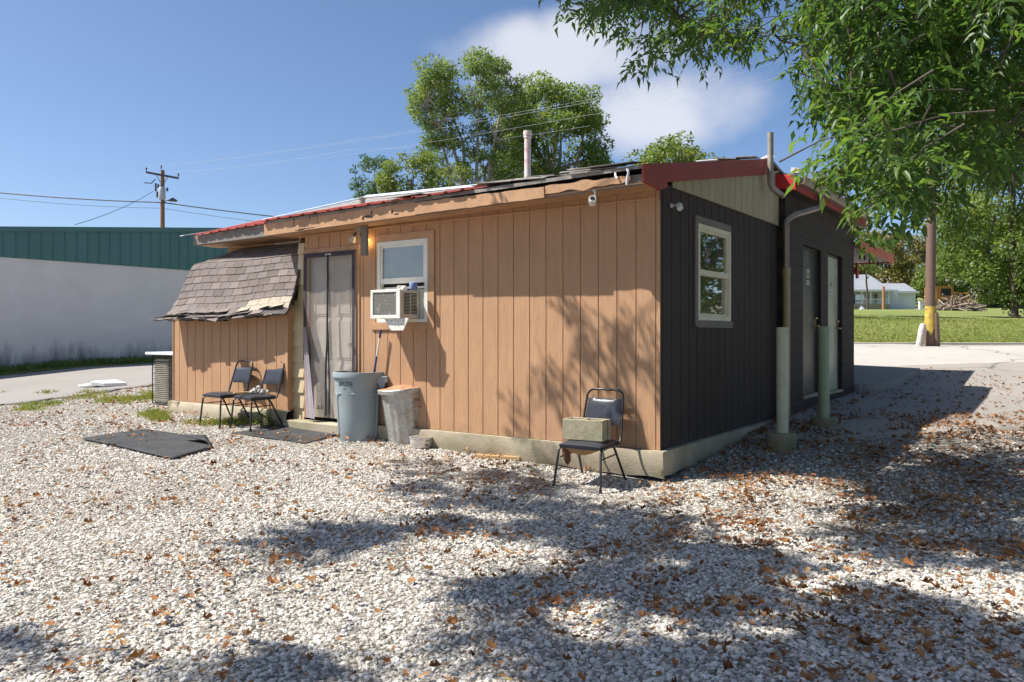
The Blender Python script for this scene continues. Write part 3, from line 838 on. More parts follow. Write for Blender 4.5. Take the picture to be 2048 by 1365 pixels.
def make_cooler():
    # window air conditioner: rear coil faces the yard, louvres on the side
    D = .31
    xr, zt = wA(800, 579, -D); xl, zb = wA(742, 639, -D); zb = wA(771, 637, -D)[1]
    w = xr-xl; h = zt-zb
    t = thing('window_air_conditioner', 'beige window air conditioner with dusty rear coil sticking out of the front window', 'air conditioner', loc2w(xr, -D, zb), -TH)
    m = MB(); m.box(-w+.0, 0, .012, D+.05, 0.0, h-.006); m.build('cabinet', M['sheet_steel'], t, bevel=.006)
    m = MB(); b = .035
    m.box(-w-.004, .004, -.006, .011, h-b*.8, h+.004); m.box(-w-.004, .004, -.006, .011, -.004, b); m.box(-w-.004, -w+b, -.006, .011, b, h-b*.8); m.box(-b-.02, .004, -.006, .011, b, h-b*.8)
    m.build('rear_frame', M['vinyl'], t, bevel=.004)
    m = MB(); m.box(-w+b, -b-.02, .004, .0095, b, h-b*.8)
    coil = m.build('coil', coilmat, t)
    m = MB(); rows = 15; y0, y1 = .06, D-.035; zz0, zz1 = .05, h-.03
    for i in range(rows):
        z = lerp(zz0, zz1, i/rows); dz = (zz1-zz0)/rows
        for a, c in ((y0, (y0+y1)/2-.008), ((y0+y1)/2+.008, y1)): m.box(.0005, .0035, a, c, z, z+dz*.55)
    m.build('louvre', M['darkgap'], t)
    m = MB(); z0 = -.0
    m.prism([(-w*.62,.03,z0),(.10,.03,z0),(.02,.03,-.14),(-w*.36,.03,-.14)], (0,.012,0)); m.build('support_bracket', M['vinyl'], t, bevel=.003)
    for (a, c) in ((-.22,-.03),(-.16,-.03),(-.2,-.06),(-.1,-.08),(-.05,-.08),(.02,-.03),(.0,-.07)): m = MB(); m.box(a-.006,a+.006,.0285,.030,c-.005,c+.005); m.build('bolt', M['darkgap'], t)
    # things lying on top
    s = MB(); r = .046; s.lathe([(r*.55,0),(r*.9,.01),(r,.03),(r,.07),(r*.9,.085),(r*.55,.092)], 24, wob=lambda a, z: 1+.02*math.sin(a*9+z*200))
    q = s.build('ball_of_twine', M['twine'], None, smooth=True); q.location = loc2w(xr+.055, -D+.16, zt-.004); tag(q, 'ball of pale blue twine on the air conditioner', 'twine')
    s = MB(); s.lathe([(.04,0),(.052,.01),(.05,.05),(.04,.055)], 9, wob=lambda a, z: 1+.25*math.sin(a*3+z*60))
    q = s.build('crumpled_paper', M['vinyl'], None); q.location = loc2w(xr-.13, -D+.17, zt-.004); tag(q, 'crumpled off-white paper cup on the air conditioner', 'paper cup')
n_ = NT('dusty_coil'); v_ = n_.coord(); xx = n_.sep(v_)
fin = n_.ramp(n_.math('SINE', n_.math('MULTIPLY', xx[2], 420.0)), [(0.,0.),(1.,1.)])
c_ = n_.mix(fin, (.10,.095,.085), (.22,.205,.18)); c_ = n_.mix(n_.ramp(n_.noise(16, 6, .75, v_), [(.58,0.),(.68,.85)]), c_, (.55,.52,.47))
coilmat = n_.done(c_, .7)
make_cooler()

# --- side window
def make_side_window():
    y0, y1, z0, z1 = SWIN
    c = MB(); a, b = .075, .0
    c.box(.001, .022, y0-.062, y0-.001, z0-.06, z1+.075); c.box(.001, .020, y0-.001, y1+.03, z1+.001, z1+.075); c.box(.001, .03, y0-.0, y1+.045, z0-.075, z0-.001); c.box(.001, .018, y1+.001, y1+.03, z0-.001, z1+.001)
    c.build('window_casing', M['oldwood'], bld, bevel=.003)
    w = MB(); t = .048
    w.box(-.05, .024, y0, y0+t, z0, z1); w.box(-.05, .024, y1-t, y1, z0, z1); w.box(-.05, .024, y0+t, y1-t, z1-t, z1); w.box(-.05, .024, y0+t, y1-t, z0, z0+t)
    win = w.build('window', M['vinylg'], bld, bevel=.004)
    zm = wB(1428, 549)[1]; s = .026; a, b = y0+t, y1-t
    u = MB(); u.box(-.03, .012, a, a+s, zm, z1-t); u.box(-.03, .012, b-s, b, zm, z1-t); u.box(-.03, .012, a+s, b-s, z1-t-s, z1-t); u.box(-.03, .016, a, b, zm-.03, zm+.028)
    u.build('window_sash', M['vinylg'], win, bevel=.003)
    u = MB(); u.box(-.04, -.004, a, a+s, z0+t, zm-.03); u.box(-.04, -.004, b-s, b, z0+t, zm-.03); u.box(-.04, -.004, a+s, b-s, z0+t, z0+t+s); u.build('window_sash', M['vinylg'], win, bevel=.003)
    g = MB(); g.box(-.014, -.010, a+s, b-s, zm+.028, z1-t-s); g.build('pane', M['glass'], win)
    g = MB(); g.box(-.026, -.022, a+s, b-s, z0+t+s, zm-.03); g.build('pane', M['glass'], win)
    k = MB(); k.box(-.056, -.052, y0, y1, z0, z1); k.build('dark_backing', M['darkgap'], win)
make_side_window()

# --- lamp and post by the door
x, z = wA(722, 480)
m = MB(); zt = wA(730, 451, -.12)[1]; zb = wA(728, 512, -.12)[1]; xc = wA(729, 480, -.12)[0]
m.box(xc-.048, xc+.048, -.14, -.10, zb, zt); m.build('bracket_post', M['oldwood'], bld, bevel=.004)['label'] = 'grey weathered block of wood hanging under the eave'
lp = loc2w(xc-.10, -.10, zt-.02)
lam = thing('flood_lamp', 'twin bulb flood lamp under the eave above the door', 'lamp', lp, -TH)
m = MB(); m.box(-.05, .045, -.03, .03, -.03, .02); m.tube([(-.01,-.01,-.02),(-.03,-.03,-.06)], .016, 8); m.build('lamp_base', M['pipe'], lam, bevel=.004)
def bulb(name, c, dirv, mat, on):
    d = Vector(dirv).normalized(); rot = d.to_track_quat('Z', 'Y').to_matrix().to_4x4()
    s = MB(); s.lathe([(.02,0),(.022,.045),(.02,.05)], 14); s.xf(Matrix.Translation(c) @ rot); so = s.build('lamp_socket', M['blackmetal'], lam, smooth=True)
    b = MB(); b.lathe([(.018,.045),(.028,.07),(.045,.105),(.048,.118),(.03,.13),(.0,.132)], 18, caps=False); b.xf(Matrix.Translation(c) @ rot); b.build(name, mat, so, smooth=True)
bulb('bulb', (-.03,-.03,-.06), (-.45,-.15,-.75), M['bulb_off'], False)
bulb('bulb', (.015,.0,-.06), (.25,.35,-.8), M['bulb_on'], True)
pl = bpy.data.lights.new('door_lamp_light', 'POINT'); pl.energy = .8; pl.color = (1, .62, .25); pl.shadow_soft_size = .03
lo = bpy.data.objects.new('door_lamp_light', pl); link(lo); lo.location = loc2w(xc-.045, -.055, zt-.19)

# --- security cameras
def camera_thing(label, loc, rz, hang):
    t = thing('security_camera', label, 'security camera', loc, rz, 'white security cameras')
    m = MB()
    if hang: m.lathe([(.03,0),(.03,-.012),(.012,-.016),(.012,-.075)], 14); m.xf(Matrix.Identity(4))
    else: m.lathe([(.035,0),(.035,.012),(.012,.016),(.012,.09)], 14); m.xf(Matrix.Rotation(PI/2, 4, 'Y'))
    m.build('camera_mount', M['camplastic'], t, smooth=True)
    b = MB(); b.lathe([(.001,-.055),(.036,-.052),(.042,-.035),(.043,.03),(.038,.048),(.001,.05)], 20, wob=lambda a, z: (abs(math.cos(a))**4+abs(math.sin(a))**4)**-.25)
    R = Matrix.Translation((-.02,-.02,-.115)) @ Matrix.Rotation(.5, 4, 'Z') @ Matrix.Rotation(1.15, 4, 'X') if hang else Matrix.Translation((.115,.03,-.02)) @ Matrix.Rotation(-.5, 4, 'Y') @ Matrix.Rotation(-.6, 4, 'X')
    b.xf(R); bo = b.build('camera_body', M['camplastic'], t, smooth=True, angle=50)
    t.scale = (.85,)*3 if hang else (.66,)*3
    l = MB(); l.lathe([(.026,.049),(.026,.053),(.0,.054)], 16, caps=False); l.xf(R); l.build('lens', M['ink'], bo, smooth=True)
x, z = wA(1187, 378, ev(-.6)+.02)
camera_thing('white security camera hanging under the tan eave', loc2w(x, ev(x)+.05, es(x)+.012), -TH, True)
y, z = wB(1342, 412)
camera_thing('white security camera fixed high on the charcoal wall', loc2w(.002, y, z), -TH, False)

# =================================================================== SHINGLED LEAN-TO SHED
shed = thing('lean_to_shed', 'small tan lean-to with a sagging brown shingle mansard roof', 'shed', loc2w(-6.5, -.1, 0), -TH)
def S(p): return Vector((p[0]+6.5, p[1]+.1, p[2]))      # building frame -> shed frame
SX0, SX1 = -7.82, -5.206
o = grooved('wall', M['tan'], SX0+6.5, SX1+6.5, lambda x: 1.62, .29, [], off=.05, plane=0.0, parent=shed)
m = MB(); m.box(SX1+6.5, SX1+6.512, .0, .099, .29, 1.62); m.build('wall', M['tan_trim'], shed)
m = MB(); m.box(SX0+6.5-.012, SX0+6.5, .0, .9, .29, 1.7); m.build('wall', M['tan_trim'], shed)
m = MB(); m.box(SX0+6.49, SX0+6.51, -.012, .0, .29, 1.6); m.build('corner_trim', M['tan_trim'], shed)
m = MB(); m.box(SX1+6.46, SX1+6.512, -.008, .0, .29, 1.6); m.build('corner_trim', M['tan_trim'], shed)
def shed_found():
    m = MB(); n = 40; vs = []
    for i in range(n+1):
        x = lerp(SX0-.06, SX1+.05, i/n); e = .03*mnoise.noise((x*3.1, 2, 1)); f = .03*mnoise.noise((x*5, 7, 1))
        for (y, z) in ((.1,.285),(-.13+e,.283),(-.16+e+f,.24),(-.17+e-f,.14),(-.15+f,-.02)): vs.append(S((x, y, z)))
    m.add(vs, [(i*5+j, (i+1)*5+j, (i+1)*5+j+1, i*5+j+1) for i in range(n) for j in range(4)])
    m.box(SX0+6.44, SX0+6.7, -.06, .9, -.05, .283)
    m.build('foundation', M['concrete'], shed, smooth=True, angle=50)
shed_found()
def shed_roof():
    # left and right profile (x, y, z), top to eave
    tl, tr_ = wA(483, 498, .58), wA(594, 486, .58)
    Lp = [(tl[0],.58,tl[1]),(-7.57,.05,2.30),(-7.66,-.02,2.05),(-7.72,-.10,1.80),(-7.76,-.19,1.62),(-7.80,-.28,1.52),(-7.86,-.40,1.485)]
    Rp = [(-5.105,.58,tr_[1]),(-5.102,.05,2.31),(-5.06,-.05,2.05),(-5.045,-.13,1.80),(-5.03,-.20,1.66),(-5.00,-.26,1.575),(-5.0,-.31,1.53)]
    def at(tab, f):
        seg = [(Vector(tab[i+1])-Vector(tab[i])).length for i in range(len(tab)-1)]; T = sum(seg); d = f*T
        for i, s in enumerate(seg):
            if d <= s or i == len(seg)-1: return Vector(tab[i]).lerp(Vector(tab[i+1]), d/s)
            d -= s
    def pt(f, q, lift=0):
        a, b = at(Lp, f), at(Rp, f); p = a.lerp(b, q)
        sag = .018*math.sin(q*9)*f; p.z += sag
        e = .01; a2 = at(Lp, min(1, f+e)).lerp(at(Rp, min(1, f+e)), q); a1 = at(Lp, max(0, f-e)).lerp(at(Rp, max(0, f-e)), q)
        down = (a2-a1); side = b-a; nrm = down.cross(side).normalized()
        if nrm.y > 0 and abs(nrm.z) < .5 or nrm.z < -.1: nrm = -nrm
        if nrm.z < 0: nrm = -nrm
        return p + nrm*lift
    m = MB(); n, k = 40, 28
    vs = [S(pt(j/k, i/n)) for j in range(k+1) for i in range(n+1)]
    m.add(vs, [(j*(n+1)+i, j*(n+1)+i+1, (j+1)*(n+1)+i+1, (j+1)*(n+1)+i) for j in range(k) for i in range(n)])
    rf = m.build('roof', M['felt'], shed); md = rf.modifiers.new('t', 'SOLIDIFY'); md.thickness = .025; md.offset = -1
    rr = random.Random(3); rows = 15
    sh = MB(); pale = MB()
    for r in range(rows):
        f0, f1 = r/rows - .012, (r+1)/rows
        f0 = max(0, f0)
        off = (r % 2)*.5 + rr.uniform(-.1, .1); ntab = 12
        for c in range(-1, ntab+1):
            a, b = (c+off)/ntab, (c+1+off)/ntab
            a, b = max(0, a), min(1, b)
            if b-a < .012: continue
            g = .0016
            ragged = r >= rows-2
            e0 = rr.uniform(-.012, .012) if ragged else rr.uniform(-.0015, .0015)
            e1 = rr.uniform(-.014, .012) if ragged else rr.uniform(-.0015, .0015)
            if r == rows-1 and rr.random() < .2: continue
            curl = rr.uniform(0, .05) if ragged else rr.uniform(.008, .013)
            ispale = (r in (rows-3, rows-2)) and a > .62
            tgt = pale if ispale else sh
            nseg = 3; vs = []
            for s in range(nseg+1):
                ff0 = lerp(f0, min(1, f1+e0), s/nseg); ff1 = lerp(f0, min(1, f1+e1), s/nseg)
                lf = .003 + (curl-.003)*(s/nseg)**2
                if r == rows-1 or ragged: lf += .004
                vs += [S(pt(ff0, a+g, lf)), S(pt(ff1, b-g, lf + (rr.uniform(-.02,.03) if (ragged and s == nseg) else 0)))]
            base = len(vs)
            # underside edge for thickness
            vs += [S(pt(min(1,f1+e0), a+g, .001)), S(pt(min(1,f1+e1), b-g, .001))]
            fs = [(2*s, 2*s+1, 2*s+3, 2*s+2) for s in range(nseg)]
            if not ragged: fs.append((2*nseg, 2*nseg+1, base+1, base))
            tgt.add(vs, fs)
    # torn flaps hanging off the eave
    for i in range(9):
        q = rr.uniform(.02, .93); w = rr.uniform(.035, .09); d = rr.uniform(.03, .09)
        a, b = pt(1, q, .006), pt(1, min(1, q+w), .006)
        a2 = a + Vector((rr.uniform(-.03,.03), -d*.5, -d*rr.uniform(.2,.8))); b2 = b + Vector((rr.uniform(-.03,.03), -d*.4, -d*rr.uniform(.2,.8)))
        sh.add([S(a), S(b), S(b2), S(a2)], [(0,1,2,3)])
    o = sh.build('shingle_course', M['shingle'], rf)
    o2 = pale.build('shingle_course', M['shingle_pale'], rf); o2['label'] = 'pale exposed shingles at the lower right of the shed roof'
    for q in (o, o2): md = q.modifiers.new('t', 'SOLIDIFY'); md.thickness = .004
    g = MB()   # metal strip where the roof meets the wall
    g.tube([S((-6.3,.56,tr_[1]+.01)), S((-5.11,.56,tr_[1]+.02))], .012, 5); g.build('roof_flashing', M['white_metal'], rf)
    # splintered wood under the eave
    for i in range(16):
        w = MB(); q = rr.uniform(.02, .97); p = S(pt(.97, q, -.03)); w.obox(p+Vector((0,.05,-.02)), (rr.uniform(.02,.06),0,rr.uniform(-.01,.01)), (0,.04,0), (0,0,rr.uniform(.004,.012))); w.build('eave_splinter', M['felt'], rf)
    m = MB(); m.box(SX0+6.5, SX1+6.5, .0005, .09, 1.55, 1.66); m.build('header_board', M['tan_trim'], shed)
shed_roof()
# =================================================================== CHARCOAL BLOCK BUILDING
BX = .10; BY0 = SB+.003; BY1 = wB(1708, 600, BX)[0]
blk = thing('block_building', 'charcoal painted concrete block building with two restroom doors', 'building', loc2w(BX, BY0, 0), -TH)
def Bp(p): return (p[0]-BX, p[1]-BY0, p[2])
EVZ = 3.16
def make_block():
    L = BY1-BY0
    d = []
    for (pxa, pxb, pyt, pyb) in ((1606, 1642, 489, 794), (1656, 1684.5, 505, 786)):
        ya, _ = wB(pxa, 600, BX); yb, _ = wB(pxb, 600, BX); zt = wB(pxa, pyt, BX)[1]; zb = wB(pxa, pyb, BX)[1]
        d.append((ya-BY0, yb-BY0, zb, zt))
    m = MB(); ys = sorted({0, L} | {q for e in d for q in e[:2]})
    for a, b in zip(ys[:-1], ys[1:]):
        c = (a+b)/2; op = [e for e in d if e[0] < c < e[1]]
        if op:
            e = op[0]; m.quad((0,a,-.1),(0,b,-.1),(0,b,e[2]),(0,a,e[2])); m.quad((0,a,e[3]),(0,b,e[3]),(0,b,EVZ+.2),(0,a,EVZ+.2))
            for q in (a, b): m.quad((0,q,e[2]),(-.10,q,e[2]),(-.10,q,e[3]),(0,q,e[3]))
            m.quad((0,a,e[2]),(0,b,e[2]),(-.10,b,e[2]),(-.10,a,e[2])); m.quad((0,a,e[3]),(0,b,e[3]),(-.10,b,e[3]),(-.10,a,e[3]))
        else: m.quad((0,a,-.1),(0,b,-.1),(0,b,EVZ+.2),(0,a,EVZ+.2))
    m.add([(0,0,-.1),(-1.1,0,-.1),(-1.1,0,3.5),(0,0,EVZ+.2)], [(0,1,2,3)])
    m.quad((0,L,-.1),(-5,L,-.1),(-5,L,3.3),(0,L,3.3))
    m.build('wall', M['darkblock'], blk)
    m = MB(); m.box(.0, .03, .0, L, -.12, wB(1600, 812, BX)[1]); m.build('plinth', M['darkblock'], blk)
    for i, e in enumerate(d):
        ya, yb, zb, zt = e
        f = MB(); t = .035
        f.box(-.10, -.055, ya, ya+t, zb, zt); f.box(-.10, -.055, yb-t, yb, zb, zt); f.box(-.10, -.055, ya+t, yb-t, zt-t, zt); f.build('door_frame', M['darkdoor'], blk, bevel=.003)
        q = MB(); q.box(-.095, -.064, ya+t+.004, yb-t-.004, zb+.008, zt-t-.004)
        do = q.build('door', M['darkdoor'] if i == 0 else M['sheendoor'], blk, bevel=.003)
        do['label'] = 'charcoal restroom door with white plate' if i == 0 else 'charcoal restroom door with white plate, lawn reflection put into its colour'
        s = MB(); s.box(-.09, .012, ya, yb, zb-.03, zb+.004); s.build('door_sill', M['concrete'], blk)
        w = yb-ya; zc = zb+.98
        h = MB(); h.box(-.064, -.054, yb-t-.10, yb-t-.03, zc-.02, zc+.12)
        h.tube([(-.054,yb-t-.065,zc),(-.0,yb-t-.065,zc),(.0,yb-t-.17,zc)], .012, 8)
        h.lathe([(.03,0),(.034,.02),(.02,.03)], 12, (-.054, yb-t-.06, zc+.1)); h.build('door_handle', M['brass'], do, smooth=True, angle=30)
        for zz in (zb+.22, (zb+zt)/2, zt-.3): h = MB(); h.box(-.066, -.052, ya+t-.02, ya+t+.012, zz-.055, zz+.055); h.build('hinge', M['blackmetal'], do)
        pz = wB(1620, 546 if i == 0 else 557, BX)[1]; pc = ya+w*.50
        p = MB(); p.box(-.0635, -.060, pc-.075, pc+.075, pz-.06, pz+.06); po = p.build('picture_sign', M['palegreen'], do)
        g = MB()   # dark figures on the sign: two heads and bodies
        for yy in (-.03, .03):
            g.lathe([(.013,0),(.013,.0008)], 12, (0,0,0)); n_ = len(g.v)
            for k in range(n_-24, n_): vx = g.v[k]; g.v[k] = (-.0598+vx[2], pc+yy+vx[0], pz+.03+vx[1])
            g.prism([(-.0598,pc+yy-.012,pz+.012),(-.0598,pc+yy+.012,pz+.012),(-.0598,pc+yy+.02,pz-.04),(-.0598,pc+yy-.02,pz-.04)], (.0008,0,0))
        g.build('pictogram', M['ink'], po)
        p = MB(); p.box(-.0635, -.060, pc-.07, pc+.07, pz-.165, pz-.10); po = p.build('name_plate', M['plate'], do)
        g = MB()
        for k in range(6): g.box(-.0599, -.0592, pc-.045+k*.016, pc-.034+k*.016, pz-.14, pz-.125)
        g.build('lettering', M['ink'], po)
    # roof: eave along the side, low gable facing the yard
    m = MB(); ov = .17
    e0 = (ov,-.12,EVZ+.13); r0 = (-1.3,-.12,EVZ+.43)
    m.hexa([(ov,-.12,EVZ+.10),(ov,L+.1,EVZ+.10),(-1.3,L+.1,EVZ+.44),(-1.3,-.12,EVZ+.40)], [(ov,-.12,EVZ+.14),(ov,L+.1,EVZ+.14),(-1.3,L+.1,EVZ+.48),(-1.3,-.12,EVZ+.44)])
    ro = m.build('roof', M['felt'], blk)
    m = MB(); m.prism([(ov,-.125,EVZ+.12),(ov,-.125,EVZ-.06),(-1.0,-.125,EVZ+.15),(-1.0,-.125,EVZ+.37)], (0,-.022,0)); m.build('rake_board', M['sunlitred'], blk, bevel=.003)['label'] = 'red board facing the yard at the roof edge, sunlight put into its colour'
    m = MB(); m.box(ov-.02, ov, -.10, L+.1, EVZ-.06, EVZ+.10); m.build('fascia', M['red'], blk)
    m = MB(); m.box(0, ov-.02, -.1, L+.1, EVZ-.05, EVZ-.035); m.build('soffit', M['darkdoor'], blk)
    g = MB()  # K gutter
    pr = [(ov+.003,0,EVZ+.02),(ov+.075,0,EVZ+.02),(ov+.10,0,EVZ+.07),(ov+.10,0,EVZ+.115),(ov+.09,0,EVZ+.115),(ov+.085,0,EVZ+.07),(ov+.07,0,EVZ+.03),(ov+.012,0,EVZ+.03),(ov+.012,0,EVZ+.12),(ov+.003,0,EVZ+.12)]
    g.prism([(p[0],-.08,p[2]) for p in pr], (0,L+.1,0)); gu = g.build('gutter', M['bronze'], blk)
    y1, z1 = wB(1640, 396, .32); y1 -= BY0
    yb = wB(1576, 440, .17)[0]-BY0
    zb = wB(1576, 440, .17)[1]; zc = wB(1576, 541, .17)[1]
    d = MB(); r = .042; X = .05
    d.tube([(ov+.05,y1,EVZ+.03),(ov+.05,y1,EVZ-.10),(ov+.04,y1-.04,EVZ-.17),(X+.06,yb+.16,zb+.08),(X,yb+.03,zb+.0),(X,yb,zb-.08),(X,yb,zc)], [r]*7, 4)
    d.build('downspout', M['bronze'], gu, bevel=.006)['label'] = 'brown bent downspout'
    d = MB(); d.lathe([(.052,zc+.03),(.052,zc-.05),(.046,zc-.05),(.046,gz(*loc2w(.17,BY0+yb)[:2])-.02)], 14, (X,yb,0)); d.build('downspout', M['olive_pipe'], gu, smooth=True, angle=40)['label'] = 'yellowed round lower downspout'
    # small roof fittings
    m = MB(); m.lathe([(.04,-.1),(.04,.14),(.055,.15),(.055,.19),(.02,.22)], 12, (-.35,.25,EVZ+.28)); m.tube([(-.35,.25,EVZ+.45),(-.30,.27,EVZ+.5),(-.24,.3,EVZ+.47)], .035, 8); m.build('vent_pipe', M['ventpipe'], blk, smooth=True)
    m = MB(); m.obox((ov-.02,-.03,EVZ+.20), (.05,.0,-.012), (0,.08,0), (0.006,0,.03)); m.build('end_cap', M['white_metal'], blk)
    # front canopy with red fascia and string lights
    ya = L; yb = wB(1785, 520, BX+.05)[0]-BY0
    zt0 = wB(1785, 510, BX+.05)[1]; zt1 = zt0-.17
    m = MB(); m.box(-5, .05, ya+.004, yb, zt1+.03, zt1+.09); ca = m.build('canopy', M['canopy_under'], blk)
    m = MB(); m.box(.052, .078, ya-.0, yb+.02, zt1, zt0); m.box(-5, .052, yb+.002, yb+.022, zt1, zt0); m.build('canopy_fascia', M['orangered'], ca)['label'] = 'orange red canopy edge'
    m = MB(); m.box(-5, .05, ya+.004, yb, zt1+.09, zt1+.13); m.build('canopy_roof', M['felt'], ca)
    s = MB(); pts = []
    for i in range(25):
        f = i/24; pts.append((.03, lerp(ya+.05, yb-.05, f), zt1-.02-.05*abs(math.sin(f*PI*4))))
    s.tube(pts, .006, 5); so = s.build('string_light_cable', M['wire'], ca)
    for i in range(2, 25, 3):
        s = MB(); p = pts[i]; s.lathe([(.0,-.085),(.018,-.068),(.02,-.05),(.011,-.025),(.01,0)], 10, p, caps=False); s.build('string_light_bulb', M['ink'], so, smooth=True)
    s = MB(); zz = wB(1714, 542, BX+.03)[1]; s.box(.02, .05, L+.01, L+.12, zz-.13, zz+.13); s.box(-.02,.02, L, L+.02, zz-.05, zz+.05); s.build('red_sign', M['red'], blk)
make_block()

# =================================================================== BOLLARDS
def bollard(label, pxl, pxr, ptop, pbot, bl, br, btop, bbot, mat):
    g = ground_at((bl+br)/2, bbot); d = g.y+.0; k = d/F
    x = ((bl+br)/2-CX)*k; z0 = CZ-(bbot-HY)*k
    t = thing('bollard', label, 'bollard', (x, d+.1, z0), 0, 'pipe bollards beside the block building')
    r = (br-bl)/2*k; hb = (bbot-btop)*k
    m = MB(); m.lathe([(r*.96,-.06),(r*.99,hb*.5),(r,hb*.92),(r*.93,hb)], 28, wob=lambda a, z: 1+.02*math.sin(3*a)+.015*math.sin(7*a+z*20)); m.build('base', M['mossconcrete'], t, smooth=True)
    rp = (pxr-pxl)/2*k; dx = ((pxl+pxr)/2-(bl+br)/2)*k; h1 = (bbot-ptop)*k
    m = MB(); m.lathe([(rp,hb*.8),(rp,h1-.01),(rp*.93,h1),(rp*.86,h1),(rp*.86,h1-.15)], 24, (dx,-.0,0)); m.build('post', mat, t, smooth=True, angle=40)
    return t
bollard('pale green pipe bollard nearest the tan corner, in front of the downspout', 1559.5, 1583, 655, 866, 1539, 1599, 868, 903, M['palegreen'])
bollard('darker green pipe bollard in front of the restroom doors', 1643, 1665, 653, 835, 1629, 1682, 837, 861, M['palegreen2'])

# =================================================================== STACKING CHAIRS
def make_chair(label, loc, rz, seat_h=.45, top=.86, W=.40, D=.40, fy=.25, ry=.29, group='black vinyl stacking chairs'):
    t = thing('stacking_chair', label, 'chair', loc, rz, group)
    r = .0115; w = W/2
    seat = MB(); n = 10; vs = []
    prof = [(-D/2-.01, -.02), (-D/2-.015, .012), (-D/2+.02, .032), (-D/4, .042), (0, .040), (D/4, .036), (D/2-.02, .028), (D/2, .01), (D/2, -.02)]
    for i in range(n+1):
        f = -1+2*i/n; e = (1-abs(f)**6)
        for (y, z) in prof: vs.append((f*w*.98, y, seat_h-.02+z*(.45+.55*e)))
    k = len(prof); seat.add(vs, [(i*k+j, (i+1)*k+j, (i+1)*k+j+1, i*k+j+1) for i in range(n) for j in range(k-1)] + [tuple(range(k)), tuple(range(n*k, n*k+k))] + [(i*k+k-1, i*k, (i+1)*k, (i+1)*k+k-1) for i in range(n)])
    seat.build('seat', M['vinylseat'], t, smooth=True, angle=50)
    y0, yb = D/2+.02, D/2+.10
    zb0, zb1 = seat_h+.13, top-.085
    def back_y(z): return lerp(D/2-.0, yb+.02, (z-seat_h)/(top-seat_h))
    bk = MB(); vs = []; nx, nz = 8, 8
    for s in (0, 1):
        for j in range(nz+1):
            z = lerp(zb0, zb1, j/nz)
            hw = lerp(w-.022, w-.038, j/nz)
            for i in range(nx+1):
                f = -1+2*i/nx; bul = .014*(1-abs(f)**4)*(1-abs(2*j/nz-1)**6)
                vs.append((f*hw, back_y(z) + .02*(1-f*f) + (-(.006+bul) if s == 0 else .006), z))
    q = (nx+1)*(nz+1); fs = []
    for s in (0, 1):
        for j in range(nz):
            for i in range(nx): a = s*q+j*(nx+1)+i; fs.append((a, a+1, a+nx+2, a+nx+1))
    edge = [i for i in range(nx+1)] + [j*(nx+1)+nx for j in range(1, nz+1)] + [nz*(nx+1)+i for i in range(nx-1, -1, -1)] + [j*(nx+1) for j in range(nz-1, 0, -1)]
    for i in range(len(edge)): a, b = edge[i], edge[(i+1) % len(edge)]; fs.append((a, b, b+q, a+q))
    bk.add(vs, fs); bk.build('backrest', M['vinylseat'], t, smooth=True, angle=60)
    hoop = MB(); R = .075
    pts = [(-w, -D/2+.06, seat_h-.035), (-w, D/2-.06, seat_h-.035), (-w, D/2-.015, seat_h-.02), (-w, back_y(seat_h+.05), seat_h+.05)]
    zt = top-R
    pts.append((-w+.018, back_y(zt), zt)); 
    for i in range(1, 6): a = PI - (PI/2)*i/5; pts.append((-(w-.018-R) + R*math.cos(a), back_y(zt+R*math.sin(a)), zt+R*math.sin(a)))
    full = pts + [(-p[0], p[1], p[2]) for p in pts[::-1]]
    hoop.tube(full, r, 10); hoop.build('back_frame', M['blackmetal'], t, smooth=True, angle=60)
    for sx in (-1, 1):
        l = MB(); l.tube([(sx*w, -D/2+.07, seat_h-.035), (sx*w, -D/2+.03, seat_h-.038), (sx*(w+.004), -D/2-.0, seat_h-.065), (sx*(w+.03), -fy, .0)], r, 10); lo = l.build('leg', M['blackmetal'], t, smooth=True, angle=60)
        l = MB(); l.lathe([(.015,-.004),(.015,.03)], 10, (sx*(w+.03), -fy, 0)); l.build('rubber_foot', M['ink'], lo, smooth=True, angle=40)
        l = MB(); l.tube([(sx*(w-.018), D/2-.13, seat_h-.045), (sx*(w-.015), D/2-.10, seat_h-.07), (sx*(w+.02), ry, .0)], r, 10); lo = l.build('leg', M['blackmetal'], t, smooth=True, angle=60)
        l = MB(); l.lathe([(.015,-.004),(.015,.03)], 10, (sx*(w+.02), ry, 0)); l.build('rubber_foot', M['ink'], lo, smooth=True, angle=40)
    b = MB()
    for sx in (-1, 1): b.tube([(sx*(w-.004), -D/2+.015, seat_h-.13), (sx*(w-.012), D/2-.07, seat_h-.12)], .007, 8)
    b.tube([(-w, -D/2+.04, seat_h-.04), (w, -D/2+.04, seat_h-.04)], .008, 8)
    b.build('stretcher', M['blackmetal'], t, smooth=True)
    return t
def gpt(x, y): return (x, y, gz(x, y))
FL, FR, RL, RR_ = (.405, 7.33), (.775, 6.90), (.692, 7.70), (1.04, 7.37)
cx_, cy_ = sum(p[0] for p in (FL, FR, RL, RR_))/4, sum(p[1] for p in (FL, FR, RL, RR_))/4
fx, fy_ = (FL[0]+FR[0]-RL[0]-RR_[0]), (FL[1]+FR[1]-RL[1]-RR_[1])
rz_ = math.atan2(fy_, fx) + PI/2
ch3 = make_chair('black stacking chair with torn seat carrying a concrete block', (cx_, cy_, -.115), rz_, .405, .86, .42, .42, .27, .28)
ch3.rotation_euler = (.02, .0, rz_)
